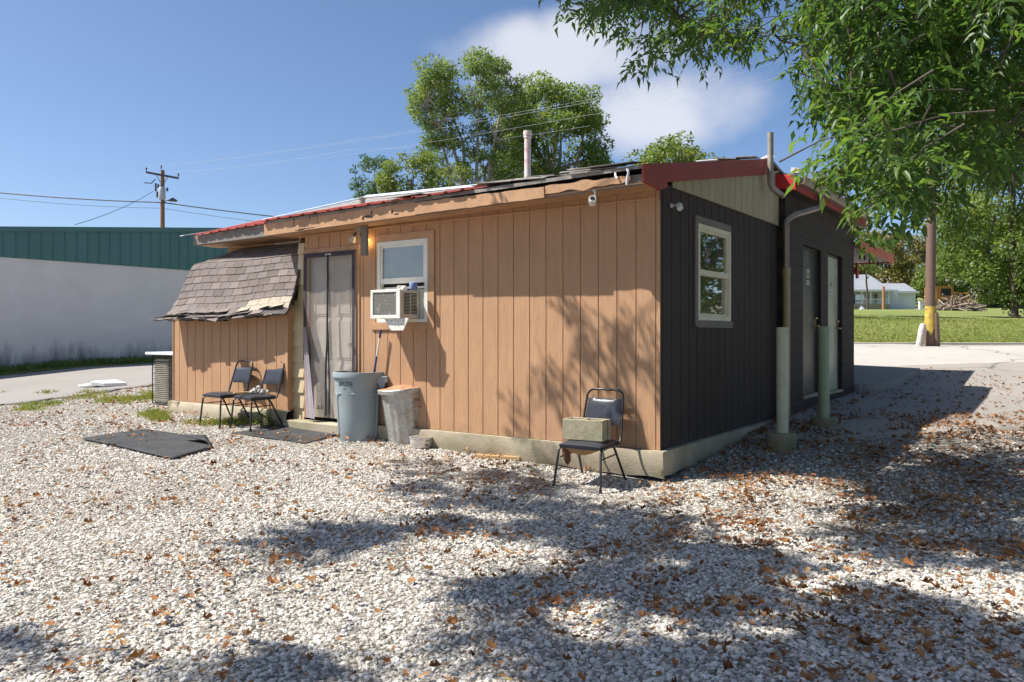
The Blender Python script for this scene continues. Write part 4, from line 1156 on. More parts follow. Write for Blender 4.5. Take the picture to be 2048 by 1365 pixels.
# torn seat pan hanging below
m = MB(); vs = []
for i in range(9):
    f = i/8; a = f*PI
    vs += [(-.17+.34*f, -.20, .365), (-.17+.34*f, -.19+.02*math.sin(a), .365-.055*math.sin(a)), (-.16+.32*f, .05, .36)]
m.add(vs, [(3*i+j, 3*i+3+j, 3*i+4+j, 3*i+1+j) for i in range(8) for j in range(2)]); q = m.build('seat_pan', M['ply'], ch3, smooth=True); md = q.modifiers.new('t', 'SOLIDIFY'); md.thickness = .008
m = MB(); m.tube([(-.165,-.16,.375),(-.16,-.165,.305),(-.15,-.16,.235),(-.155,-.155,.20)], [.045,.038,.03,.008], 7); m.build('torn_foam', M['foam'], ch3)
# two chairs side by side at the shed
L1 = ground_at(420, 855); L2 = ground_at(482, 861)
face = math.atan2(-.71, -.69) + PI/2
KH = .98
c1 = make_chair('black stacking chair, left one of the pair by the shed wall', (L1.x+.14, L1.y+.15, L1.z+.01), face+.10, .43*KH, .86*KH, .42, .38, .22, .27)
c2 = make_chair('black stacking chair with crumpled foil and a brush on its seat', (L2.x+.14, L2.y+.15, L2.z+.01), face+.06, .43*KH, .87*KH, .42, .38, .22, .27)
# foil and brush on the second chair
m = MB(); rr = random.Random(4)
for i in range(26):
    a, b = rr.uniform(0, 2*PI), rr.uniform(0, .13)
    c = Vector((.03+b*math.cos(a), .02+b*math.sin(a)*.7, .028+.075*rr.random()*(1-b/.14)))
    R = rr.uniform(.016, .03)
    n = len(m.v); m.lathe([(R*.3,-R),(R,-R*.4),(R*.9,R*.4),(R*.3,R)], 6, c, wob=lambda t, z: .7+.6*rr.random())
q = m.build('crumpled_foil', M['rag']); q.location = (c2.location.x, c2.location.y, c2.location.z+.43*KH+.012); tag(q, 'crumpled silver foil lying on the chair seat', 'foil')
br = thing('scrub_brush', 'wooden handled brush on the chair seat beside the foil', 'brush', (c2.location.x-.13, c2.location.y-.09, c2.location.z+.43*KH+.024), .75)
m = MB(); m.box(-.13, .10, -.022, .022, .012, .03); m.build('handle', M['brushwood'], br, bevel=.006)
m = MB()
for i in range(14):
    for j in range(4): m.box(-.02+i*.008, -.016+i*.008, -.016+j*.009, -.011+j*.009, -.012, .012)
m.build('bristle', M['rag'], br)

# =================================================================== CONCRETE BLOCK on the chair
def conc_block(label, loc, rz, parent=None):
    m = MB(); L, Wd, H = .39, .19, .19
    # outer shell with two cores
    def ring(x0, x1):  # core
        return x0, x1
    t = .03
    xs = [-L/2, -L/2+t, -.014, .014, L/2-t, L/2]; ys = [-Wd/2, -Wd/2+t, Wd/2-t, Wd/2]
    for i in range(5):
        for j in range(3):
            if j == 1 and i in (1, 3): continue
            a, b, c, d = xs[i], xs[i+1], ys[j], ys[j+1]
            m.box(a, b, c, d, 0, H)
    # end ears
    m.box(L/2, L/2+.012, -Wd/2, -Wd/2+.05, 0, H); m.box(L/2, L/2+.012, Wd/2-.05, Wd/2, 0, H)
    o = m.build('cinder_block', M['block'])
    bm = bmesh.new(); bm.from_mesh(o.data); bmesh.ops.remove_doubles(bm, verts=bm.verts, dist=1e-4)
    dup = [f for f in bm.faces if all(len(e.link_faces) > 2 for e in f.edges)]
    # remove interior faces shared by two boxes
    seen = {}
    for f in list(bm.faces):
        key = tuple(sorted(v.index for v in f.verts)); seen.setdefault(key, []).append(f)
    kill = [f for fs in seen.values() if len(fs) > 1 for f in fs]
    bmesh.ops.delete(bm, geom=kill, context='FACES_ONLY'); bmesh.ops.recalc_face_normals(bm, faces=bm.faces)
    bm.to_mesh(o.data); bm.free()
    md = o.modifiers.new('bevel', 'BEVEL'); md.width = .006; md.segments = 2; md.limit_method = 'ANGLE'
    o.location = loc; o.rotation_euler = (0, 0, rz)
    return tag(o, label, 'cinder block')
# front face runs from px 1129 to 1207, right end to 1229
conc_block('grey cinder block standing on the seat of the torn chair', (cx_-.045, cy_-.02, -.115+.425), rz_+.06)
gb = ground_at(492, 842); q = conc_block('small weathered cinder block lying on the ground between the paired chairs', (gb.x, gb.y, gb.z-.05), .5); q.scale = (.5, .8, .85)

# =================================================================== BINS
def plastic_bin():
    bz = ground_at(712, 884); k = (bz.y+.0)/F
    loc = Vector((bz.x-.01, bz.y+.24, bz.z-.01))
    t = thing('plastic_trash_can', 'large grey plastic trash can with dark lettering, open top, beside the door', 'trash can', loc, 0)
    H = .815
    prof = [(.0,.0),(.235,.0),(.245,.02),(.258,.3),(.272,.55),(.276,.58),(.276,.60),(.284,.74),(.292,.742),(.295,.752),(.305,.756),(.306,.80),(.300,H),(.288,H),(.284,.80),(.272,.60),(.24,.03),(.0,.03)]
    m = MB(); m.lathe(prof, 56, caps=False); m.build('can_body', M['greyplastic'], t, smooth=True, angle=35)
    m = MB(); m.lathe([(.297,.757),(.3125,.759),(.314,.79),(.3065,H+.004),(.292,H+.006),(.285,.80)], 56, caps=False); m.build('rim', M['greyplastic'], t, smooth=True, angle=45)
    m = MB(); m.lathe([(.283,.795),(.27,.60),(.245,.05),(.01,.04)], 40, caps=False); m.build('liner', M['bluegrey'], t, smooth=True)
    # moulded arches
    def onb(a, z, off=.0):
        r = float(np.interp(z, [.02,.3,.55,.58,.6,.74], [.245,.258,.272,.276,.276,.284]))+off
        return (r*math.cos(a), r*math.sin(a), z)
    m = MB()
    for a0 in (math.radians(-145), math.radians(-25), math.radians(95)):
        pts = [onb(a0-.02, .04)] + [onb(a0-.02, z) for z in (.2,.4,.5)] + [onb(a0+.05,.555), onb(a0+.2,.575), onb(a0+.9,.57), onb(a0+1.5,.585), onb(a0+1.95,.57), onb(a0+2.05,.54)] + [onb(a0+2.06, z) for z in (.4,.2,.04)]
        m.tube(pts, .011, 8)
    m.build('moulded_rib', M['greyplastic'], t, smooth=True)
    # side handle
    h = MB()
    for a in (math.radians(-14), math.radians(140)):
        c, s = math.cos(a), math.sin(a); R = Matrix.Rotation(a, 4, 'Z')
        q = MB(); q.prism([(.27,-.09,.765),(.385,-.075,.765),(.385,-.075,.742),(.345,-.08,.60),(.32,-.08,.60),(.27,-.09,.70)], (0,.012,0)); q.prism([(.27,.09,.765),(.385,.075,.765),(.385,.075,.742),(.345,.08,.60),(.32,.08,.60),(.27,.09,.70)], (0,-.012,0))
        q.box(.28,.39,-.082,.082,.752,.772); q.box(.375,.39,-.08,.08,.70,.755); q.box(.315,.345,-.08,.08,.59,.605); q.xf(R); h.add(q.v, q.f)
    h.build('handle', M['greyplastic'], t, bevel=.004)
    def curved(txt, size, z, ang, name):
        vs, fs = text_mesh(txt, size); m = MB(); out = []
        for (x, y, _) in vs:
            r = float(np.interp(z+y, [.55,.58,.6,.74], [.272,.276,.276,.284]))+.0016; a = ang + x/r
            out.append((r*math.cos(a), r*math.sin(a), z+y))
        m.add(out, fs); m.build(name, M['ink'], t)
    curved('BRUTE', .070, .662, math.radians(-115), 'lettering'); curved('Rubbermaid', .014, .632, math.radians(-115), 'lettering'); curved('COMMERCIAL', .010, .614, math.radians(-115), 'lettering')
    # pole standing in the can
    pole = thing('mop_pole', 'white mop pole with blue grips leaning in the grey trash can', 'mop pole', loc+Vector((0,0,.05)), 0)
    q_ = wA(762, 660, -.07); top = loc2w(q_[0], -.07, q_[1]); a = loc + Vector((.06, .0, .06)); b = top
    def seg(f, g, r, mt, nm): m = MB(); m.tube([a.lerp(b, f)-pole.location, a.lerp(b, g)-pole.location], r, 12); m.build(nm, mt, pole, smooth=True, angle=40)
    L = (b-a).length
    seg(0, .75, .0125, M['blueplastic'], 'grip'); seg(.75, .935, .0115, M['vinyl'], 'shaft'); seg(.925, 1, .0135, M['blueplastic'], 'grip')
    return loc
BINL = plastic_bin()
def metal_bin():
    g = ground_at(808, 886)
    loc = Vector((g.x+.035, g.y+.13, g.z-.01))
    t = thing('metal_trash_can', 'dented galvanised trash can with a rusty lid, leaning beside the plastic can', 'trash can', loc, 0)
    t.rotation_euler = (.02, -.105, .3); t.scale = (1.16, 1.16, 1.14)
    H = .56
    def rib(a, z): return 1 + (.018*math.copysign(abs(math.sin(a*17))**.6, math.sin(a*17)) if .06 < z < .50 else 0) + .012*math.sin(2*a+z*6)*(z/.6) + .01*math.sin(5*a-z*9)
    prof = [(.0,.0),(.19,.0),(.194,.03),(.197,.055),(.199,.075)] + [(.199+.022*i/10, .075+.41*i/10) for i in range(11)] + [(.224,.505),(.226,.53),(.233,.54),(.233,H),(.225,H)]
    m = MB(); m.lathe(prof, 136, wob=rib, caps=False); m.build('can_body', M['galv'], t, smooth=True, angle=50)
    def lw(a, z): return 1+.015*math.sin(2*a+1)
    l = MB(); l.lathe([(.246,H-.03),(.252,H-.028),(.253,H+.008),(.246,H+.016),(.236,H+.014)], 64, wob=lw, caps=False); lid = l.build('lid', M['galv'], t, smooth=True, angle=40)
    l = MB(); l.lathe([(.240,H+.013),(.21,H+.018),(.17,H+.012),(.1,H+.034),(.0,H+.04)], 64, wob=lambda a, z: 1+.03*math.sin(3*a)+.02*math.sin(7*a), caps=False); l.build('lid_top', M['rust'], lid, smooth=True)['label'] = 'rust covered top of the lid'
    h = MB(); a = math.radians(-62); R = Matrix.Rotation(a, 4, 'Z')
    h.tube([( .232, -.035, .45), (.246, -.04, .42), (.25,-.03,.385), (.25,.0,.375), (.25,.03,.385), (.246,.04,.42), (.232,.035,.45)], .005, 8); h.box(.222, .236, -.05, .05, .438, .462); h.xf(R); h.build('handle', M['rust'], t, smooth=True, angle=40)
metal_bin()
def pot():
    g = ground_at(838, 896); t = thing('steel_pot', 'dented steel cooking pot on the gravel beside the metal trash can', 'pot', (g.x+.02, g.y+.02, g.z+.004), .2)
    m = MB(); m.lathe([(.0,.004),(.112,.0),(.121,.012),(.124,.105),(.132,.110),(.132,.116),(.120,.112),(.116,.015),(.0,.010)], 40, caps=False, wob=lambda a, z: 1+.01*math.sin(3*a)); m.build('pot_body', M['steel'], t, smooth=True, angle=40)
    m = MB(); a = math.radians(-55); m.box(.122,.128,-.03,.03,.072,.09); m.tube([(.125,-.026,.08),(.145,-.03,.078),(.152,0,.076),(.145,.03,.078),(.125,.026,.08)], .0045, 8); m.xf(Matrix.Rotation(a, 4, 'Z')); m.build('handle', M['pipe'], t, smooth=True, angle=40)
pot()
def plank():
    a, b = ground_at(952, 917), ground_at(1042, 924); c = (a+b)/2; d = (b-a); L = d.length
    m = MB(); m.box(-L/2, L/2, -.045, .045, 0, .038); o = m.build('plank', M['newwood'], None, bevel=.003)
    o.location = (c.x, c.y+.06, c.z+.002); o.rotation_euler = (0, 0, math.atan2(d.y, d.x)); tag(o, 'short pale wooden plank on the gravel below the tan wall', 'plank')
plank()

# =================================================================== MATS
def mat_sheet(name, label, corners, curl=None, n=28):
    A, B, C, D_ = [ground_at(*c) for c in corners]; vs = []; m = MB()
    cen = (A+B+C+D_)/4
    for j in range(n+1):
        for i in range(n+1):
            u, v = i/n, j/n; p = A.lerp(B, u).lerp(D_.lerp(C, u), v)
            z = gz(p.x, p.y) + .017 + .005*mnoise.noise((p.x*2.2, p.y*2.2, 3))
            q = Vector((p.x, p.y, z))
            if curl:
                s = (u*.75+v*.55) - 1.12
                if s > 0:                     # roll the right edge over on itself
                    L = (C-A).length*s; R = .032; a = min(L/R, PI*.95)
                    dirv = (C-A).normalized(); back = L-R*a
                    q = q - dirv*L + dirv*(R*math.sin(a)) + Vector((0,0,R*(1-math.cos(a)))) - dirv*max(0, back) + Vector((0,0,max(0,back)*.10))
            vs.append(q-cen)
    m.add(vs, [(j*(n+1)+i, j*(n+1)+i+1, (j+1)*(n+1)+i+1, (j+1)*(n+1)+i) for j in range(n) for i in range(n)])
    o = m.build(name, M['rubber'], None, smooth=True, angle=180); o.location = cen; md = o.modifiers.new('t', 'SOLIDIFY'); md.thickness = .010; md.offset = 1
    return tag(o, label, 'mat')
MAT1 = [(163,881),(345,922),(455,890),(290,862)]; MAT2 = [(462,868),(610,890),(690,868),(575,849)]
mat_sheet('rubber_mat', 'black rubber mat with its right end folded over, left of the chairs', MAT1, curl=True)
mat_sheet('rubber_mat', 'ribbed black rubber mat in front of the door step', MAT2)

# =================================================================== WIRE CAGE behind the shed
def cage():
    t = thing('wire_cage', 'rusty wire cage with a white lid beside the shed', 'cage', loc2w(-8.38, .25, 0), -TH)
    x0, x1, y0, y1 = -.53, .42, -.05, .62; zb, zt = .17, .94
    m = MB()
    for (a, b) in (((x0,y0),(x1,y0)), ((x0,y1),(x1,y1)), ((x0,y0),(x0,y1)), ((x1,y0),(x1,y1))):
        n = 12
        for i in range(n+1): p = Vector((lerp(a[0],b[0],i/n), lerp(a[1],b[1],i/n), 0)); m.tube([p+Vector((0,0,zb)), p+Vector((0,0,zt))], .005 if i % n else .009, 4)
        for j in range(9): z = lerp(zb, zt, j/8); m.tube([(a[0],a[1],z),(b[0],b[1],z)], .005 if j % 8 else .009, 4)
    m.build('wire_panel', M['blackmetal'], t)
    m = MB(); m.box(x0-.08, x1+.08, y0-.08, y1+.06, zt+.01, zt+.05); m.build('lid', M['white_metal'], t, bevel=.004)
    prof = [(.0,0),(.27,0),(.28,.03)]
    for q in range(20): z = .05+.03*q; prof += [(.285,z),(.285,z+.016),(.262,z+.018),(.262,z+.028)]
    prof += [(.285,.66),(.27,.69),(.0,.70)]
    b = MB(); b.lathe(prof, 40, caps=False, wob=lambda a, z: (abs(math.cos(a))**6+abs(math.sin(a))**6)**(-1/6)*.92); q = b.build('condenser_unit', M['condenser'], None, smooth=True, angle=40); q.location = loc2w(-8.66, .45, .19); q.rotation_euler = (0, 0, -TH); tag(q, 'beige louvred condenser unit standing inside the wire cage', 'condenser unit')
cage()
def bag():
    g = ground_at(202, 776); m = MB()
    m.prism([(-.50,.05,.0),(-.22,.16,.05),(-.12,-.10,.03),(-.30,-.06,.0)], (0,0,.02)); m.prism([(-.24,.20,.03),(.18,.26,.05),(.50,.03,.0),(.14,-.16,.0),(-.14,-.12,.03)], (0,0,.07))
    o = m.build('foam_board', M['whitebag'], None, bevel=.02); o.location = (g.x, g.y, g.z+.03); tag(o, 'broken piece of white foam board at the edge of the dirt alley', 'foam board')
bag()
# =================================================================== GROUND
def vnoise(x, y, s=0): return mnoise.noise((x, y, s))
def grid_obj(name, xs, ys, zf, mat, keep=None, smooth=True):
    vs = [(x, y, zf(x, y)) for y in ys for x in xs]; nx = len(xs)
    fs = []
    for j in range(len(ys)-1):
        for i in range(nx-1):
            if keep and not keep((xs[i]+xs[i+1])/2, (ys[j]+ys[j+1])/2): continue
            fs.append((j*nx+i, j*nx+i+1, (j+1)*nx+i+1, (j+1)*nx+i))
    me = bpy.data.meshes.new(name); me.from_pydata(vs, [], fs); me.materials.append(mat)
    if smooth: me.polygons.foreach_set('use_smooth', [True]*len(fs))
    bm = bmesh.new(); bm.from_mesh(me); bmesh.ops.delete(bm, geom=[v for v in bm.verts if not v.link_faces], context='VERTS'); bm.to_mesh(me); bm.free()
    o = bpy.data.objects.new(name, me); return link(o)
def spaced(lo, hi, fine_lo, fine_hi, step, growth=1.35):
    a = list(np.arange(fine_lo, fine_hi+1e-6, step)); s = step; x = fine_hi
    while x < hi: s *= growth; x += s; a.append(min(x, hi))
    s = step; x = fine_lo; b = []
    while x > lo: s *= growth; x -= s; b.append(max(x, lo))
    return b[::-1]+a
XS = spaced(-700, 700, -26, 24, .5); YS = spaced(-300, 900, -8, 44, .5)
g = grid_obj('ground', XS, YS, gz, M['gravelbed']); kind(g, 'structure', 'pale gravel and dirt ground', 'ground')

def strip_obj(name, poly_fn, xs, ys, lift, mat, label, cat, edge=.08):
    """a sheet following the ground inside poly_fn, with a worn rim dropping to the ground"""
    def zf(x, y): return gz(x, y)+lift
    o = grid_obj(name, xs, ys, zf, mat, keep=poly_fn)
    bm = bmesh.new(); bm.from_mesh(o.data)
    be = [e for e in bm.edges if len(e.link_faces) == 1]
    r = bmesh.ops.extrude_edge_only(bm, edges=be); vs = [v for v in r['geom'] if isinstance(v, bmesh.types.BMVert)]
    for v in vs: v.co.z -= lift+edge
    bm.to_mesh(o.data); bm.free()
    return kind(o, 'structure', label, cat)
# alley (runs with the side of the white building)
def inalley(X, Y):
    x, v = w2loc(X, Y); t = -x
    return 11.55+.25*vnoise(v*.4, 1) < t < 18.25+.1*vnoise(v*.5, 4) and v > -12
ax = list(np.arange(-26, -2, .22)); ay = list(np.arange(2, 44, .22))
strip_obj('alley', inalley, ax, ay, .022, M['alley'], 'pale dirt alley beside the white building', 'road', .03)
def invverge(X, Y):
    x, v = w2loc(X, Y); t = -x
    return 18.2 < t < 19.2 and v > -12
strip_obj('grass_verge', invverge, ax, ay, .05, M['lawn'], 'shaded grass verge along the white building', 'grass', .05)
# paved lot with a broken edge
def lot_edge(X): return 8.78 + .16*math.sin(X*1.3+.5) + .14*vnoise(X*1.1, 2.2) + (.25*sst(4.5, 2.3, X) if X < 4.5 else .0)
def inlot(X, Y):
    x, v = w2loc(X, Y)
    if Y > 17.6: return Y < 24.62 and X > -1
    return x > .0 and Y > lot_edge(X) and (x > .07)
lx = list(np.arange(0, 15, .12))+list(np.arange(15, 46, .5)); ly = list(np.arange(8.2, 12, .12))+list(np.arange(12, 24.8, .2))
strip_obj('paved_lot', lambda X, Y: inlot(X, Y) and Y <= 17.6, lx, [y for y in ly if y < 17.9], .05, M['lot'], 'worn leaf strewn paved lot with a broken edge', 'pavement', .10)
strip_obj('street', lambda X, Y: Y > 17.4 and Y < 24.62 and X > 1, list(np.arange(0, 60, .4)), list(np.arange(17, 25, .2)), .045, M['street'], 'pale cracked street along the grass bank', 'road', .10)
# raised walk under the canopy
def walk():
    m = MB(); n = 24
    pts = [(BX-.02, BY1+.02), (BX+.9, BY1+.05)]
    x0, y0 = BX+.9, BY1+.05
    out = [(BX-4.5, BY1+.02), (BX+.1, BY1+.02)] + [(BX+.1+.45*math.sin(a), BY1+1.0-.95*math.cos(a)) for a in np.linspace(0, PI/2, 8)] + [(BX+.55, BY1+3.2), (BX-4.5, BY1+3.2)]
    vs = []
    for (x, y) in out:
        w = loc2w(x, y); z = gz(w.x, w.y); vs.append((w.x, w.y, z+.17))
    lo = [(p[0], p[1], p[2]-.3) for p in vs]; k = len(vs)
    m.add(vs+lo, [tuple(range(k))] + [(i, (i+1) % k, k+(i+1) % k, k+i) for i in range(k)])
    o = m.build('sidewalk', M['lot'], None, bevel=.02); kind(o, 'structure', 'raised concrete walk under the canopy', 'pavement')
walk()
# lawn
def inlawn(X, Y): return Y > 24.6 and X > -12
lyy = list(np.arange(24.6, 34, .3)); y = 34
while y < 160: lyy.append(y); y *= 1.04
lxx = list(np.arange(-12, 40, .6)); x = 40
while x < 150: lxx.append(x); x *= 1.04
strip_obj('lawn', inlawn, lxx, lyy, .06, M['lawn'], 'grass bank and lawn across the street', 'lawn', .1)
def kerb():
    m = MB(); n = 60
    for i in range(n):
        a, b = lerp(2, 50, i/n), lerp(2, 50, (i+1)/n); za, zb = gz(a, 24.5)+.0, gz(b, 24.5)+.0
        m.hexa([(a,24.45,za-.1),(b,24.45,zb-.1),(b,24.66,zb-.1),(a,24.66,za-.1)], [(a,24.45,za+.06),(b,24.45,zb+.06),(b,24.66,zb+.07),(a,24.66,za+.07)])
    o = m.build('kerb', M['street']); kind(o, 'structure', 'low kerb below the grass bank', 'kerb')
kerb()

# =================================================================== LOOSE GRAVEL (instances, stuff)
def inside_buildings(X, Y):
    x, v = w2loc(X, Y)
    if -7.9 < x < .07 and v > -.06: return True
    if -7.95 < x < -4.98 and v > -.17: return True
    if -5.18 < x < -3.88 and v > -.2: return True
    if -4.2 < x < BX+.03 and v > SB: return True
    return False
def poly_in(px, py, poly):
    c = False; n = len(poly); j = n-1
    for i in range(n):
        xi, yi = poly[i]; xj, yj = poly[j]
        if (yi > py) != (yj > py) and px < (xj-xi)*(py-yi)/(yj-yi)+xi: c = not c
        j = i
    return c
MATP = [[(ground_at(*c).x, ground_at(*c).y) for c in q] for q in (MAT1, MAT2)]
def gravel_density(X, Y):
    if inside_buildings(X, Y) or inalley(X, Y): return 0
    if X > .5 and inlot(X, Y-.05): return 0
    x, v = w2loc(X, Y); t = -x
    if t > 11.5: return 0
    d = .80 + .6*vnoise(X*.55, Y*.55, 2) + .25*vnoise(X*1.9, Y*1.9, 5)
    if d < .35: d = .30
    for p in MATP:
        if poly_in(X, Y, p): return .0
    if X > 1.5: d *= 1-.62*sst(1.5, 4.0, X)*sst(4.2, 6.5, Y)
    d *= 1-.35*sst(.1, .45, vnoise(X*.35+3, Y*.9, 12))
    if t < .2 and v > .3: d *= .55
    if t > 10.2: d *= .5
    return min(1, d)
gx = list(np.arange(-11.5, 9.2, .13)); gy = list(np.arange(1.6, 15.5, .13))
def visible_zone(X, Y): return abs(X) < .80*Y + 1.2 and not inside_buildings(X, Y)
gv = grid_obj('gravel', gx, gy, gz, M['stone'], keep=visible_zone)
at = gv.data.attributes.new('dens', 'FLOAT', 'POINT')
at.data.foreach_set('value', [gravel_density(v.co.x, v.co.y)*(3500 if v.co.y < 6.0 else 2600 if v.co.y < 9 else 1500) for v in gv.data.vertices])
kind(gv, 'stuff', 'loose pale crushed stone gravel', 'gravel')
def gravel_nodes(o):
    ng = bpy.data.node_groups.new('gravel_scatter', 'GeometryNodeTree')
    ng.interface.new_socket('Geometry', in_out='INPUT', socket_type='NodeSocketGeometry'); ng.interface.new_socket('Geometry', in_out='OUTPUT', socket_type='NodeSocketGeometry')
    N = ng.nodes; Lk = ng.links.new
    gi = N.new('NodeGroupInput'); go = N.new('NodeGroupOutput')
    at = N.new('GeometryNodeInputNamedAttribute'); at.data_type = 'FLOAT'; at.inputs['Name'].default_value = 'dens'
    dp = N.new('GeometryNodeDistributePointsOnFaces'); dp.distribute_method = 'RANDOM'; dp.inputs['Seed'].default_value = 3
    Lk(gi.outputs[0], dp.inputs['Mesh']); Lk(at.outputs['Attribute'], dp.inputs['Density'])
    gt = N.new('GeometryNodeGeometryToInstance')
    for k in range(6):
        ico = N.new('GeometryNodeMeshIcoSphere'); ico.inputs['Radius'].default_value = 1.0; ico.inputs['Subdivisions'].default_value = 1 if k < 3 else 2
        sp = N.new('GeometryNodeSetPosition')
        nz = N.new('ShaderNodeTexNoise'); nz.noise_dimensions = '4D'; nz.inputs['W'].default_value = k*7.3; nz.inputs['Scale'].default_value = 1.05; nz.inputs['Detail'].default_value = 1.5
        pos = N.new('GeometryNodeInputPosition'); Lk(pos.outputs[0], nz.inputs['Vector'])
        sub = N.new('ShaderNodeVectorMath'); sub.operation = 'SUBTRACT'; Lk(nz.outputs['Color'], sub.inputs[0]); sub.inputs[1].default_value = (.5, .5, .5)
        sc = N.new('ShaderNodeVectorMath'); sc.operation = 'SCALE'; Lk(sub.outputs[0], sc.inputs[0]); sc.inputs['Scale'].default_value = 2.1
        Lk(ico.outputs['Mesh'], sp.inputs['Geometry']); Lk(sc.outputs[0], sp.inputs['Offset'])
        tr = N.new('GeometryNodeTransform'); tr.inputs['Scale'].default_value = [(1.15,.8,.62),(1,.7,.8),(.9,.95,.55),(1.25,.75,.6),(1.,.85,.7),(.85,.8,.75)][k]
        Lk(sp.outputs[0], tr.inputs['Geometry'])
        sm = N.new('GeometryNodeSetMaterial'); sm.inputs['Material'].default_value = M['stone']; Lk(tr.outputs[0], sm.inputs['Geometry'])
        ss = N.new('GeometryNodeSetShadeSmooth'); ss.inputs['Shade Smooth'].default_value = False; Lk(sm.outputs[0], ss.inputs['Geometry'])
        Lk(ss.outputs[0], gt.inputs[0])
    r1 = N.new('FunctionNodeRandomValue'); r1.data_type = 'FLOAT'; r1.inputs['Seed'].default_value = 5
    sa = N.new('GeometryNodeStoreNamedAttribute'); sa.data_type = 'FLOAT'; sa.domain = 'POINT'; sa.inputs['Name'].default_value = 'rnd'
    Lk(dp.outputs['Points'], sa.inputs['Geometry']); Lk(r1.outputs[1], sa.inputs['Value'])
    ip = N.new('GeometryNodeInstanceOnPoints'); ip.inputs['Pick Instance'].default_value = True
    Lk(sa.outputs[0], ip.inputs['Points']); Lk(gt.outputs[0], ip.inputs['Instance'])
    rr = N.new('FunctionNodeRandomValue'); rr.data_type = 'FLOAT_VECTOR'; rr.inputs['Min'].default_value = (-.5,-.5,0); rr.inputs['Max'].default_value = (.5,.5,6.283); rr.inputs['Seed'].default_value = 9
    Lk(rr.outputs[0], ip.inputs['Rotation'])
    rs = N.new('FunctionNodeRandomValue'); rs.data_type = 'FLOAT'; rs.inputs[2].default_value = 0; rs.inputs[3].default_value = 1; rs.inputs['Seed'].default_value = 21
    pw = N.new('ShaderNodeMath'); pw.operation = 'POWER'; Lk(rs.outputs[1], pw.inputs[0]); pw.inputs[1].default_value = 2.4
    mp = N.new('ShaderNodeMapRange'); Lk(pw.outputs[0], mp.inputs[0]); mp.inputs[3].default_value = .0072; mp.inputs[4].default_value = .0188
    Lk(mp.outputs[0], ip.inputs['Scale'])
    Lk(ip.outputs[0], go.inputs[0])
    md = o.modifiers.new('scatter', 'NODES'); md.node_group = ng
gravel_nodes(gv)

# =================================================================== FOLIAGE ENGINE
LEAF5 = (np.array([(0,0,0),(.38,-.5,.10),(.38,.5,.10),(.42,0,0),(1,0,-.12)], float), [(0,1,3),(0,3,2),(1,4,3),(3,4,2)])
LEAF4 = (np.array([(0,0,0),(.45,-.5,.08),(1,0,-.05),(.45,.5,.08)], float), [(0,1,2,3)])
def unit(a): return a/np.maximum(np.linalg.norm(a, axis=-1, keepdims=True), 1e-9)
def leaf_mesh(name, pos, dirs, ups, length, width, mat, parent=None, tpl=LEAF4, curl=None):
    T, fs = tpl; n = len(pos); x = unit(dirs); y = unit(np.cross(ups, x)); z = np.cross(x, y)
    L = np.asarray(length).reshape(-1, 1, 1)*np.ones((n,1,1)); W = np.asarray(width).reshape(-1, 1, 1)*np.ones((n,1,1))
    V = pos[:, None, :] + x[:, None, :]*(T[None, :, 0:1]*L) + y[:, None, :]*(T[None, :, 1:2]*W) + z[:, None, :]*(T[None, :, 2:3]*L*(1 if curl is None else RNG.uniform(curl[0], curl[1], (n,1,1))))
    k = len(T); V = V.reshape(-1, 3)
    F_ = np.concatenate([np.array(f) for f in fs]); cnt = [len(f) for f in fs]
    allf = (F_[None, :] + (np.arange(n)*k)[:, None]).reshape(-1)
    me = bpy.data.meshes.new(name); me.vertices.add(len(V)); me.vertices.foreach_set('co', V.reshape(-1).astype(np.float32))
    me.loops.add(len(allf)); me.loops.foreach_set('vertex_index', allf.astype(np.int32))
    tot = np.tile(cnt, n); st = np.concatenate([[0], np.cumsum(tot)[:-1]])
    me.polygons.add(len(tot)); me.polygons.foreach_set('loop_start', st.astype(np.int32))
    me.update(calc_edges=True); me.validate(); me.materials.append(mat)
    o = bpy.data.objects.new(name, me); return link(o, parent)

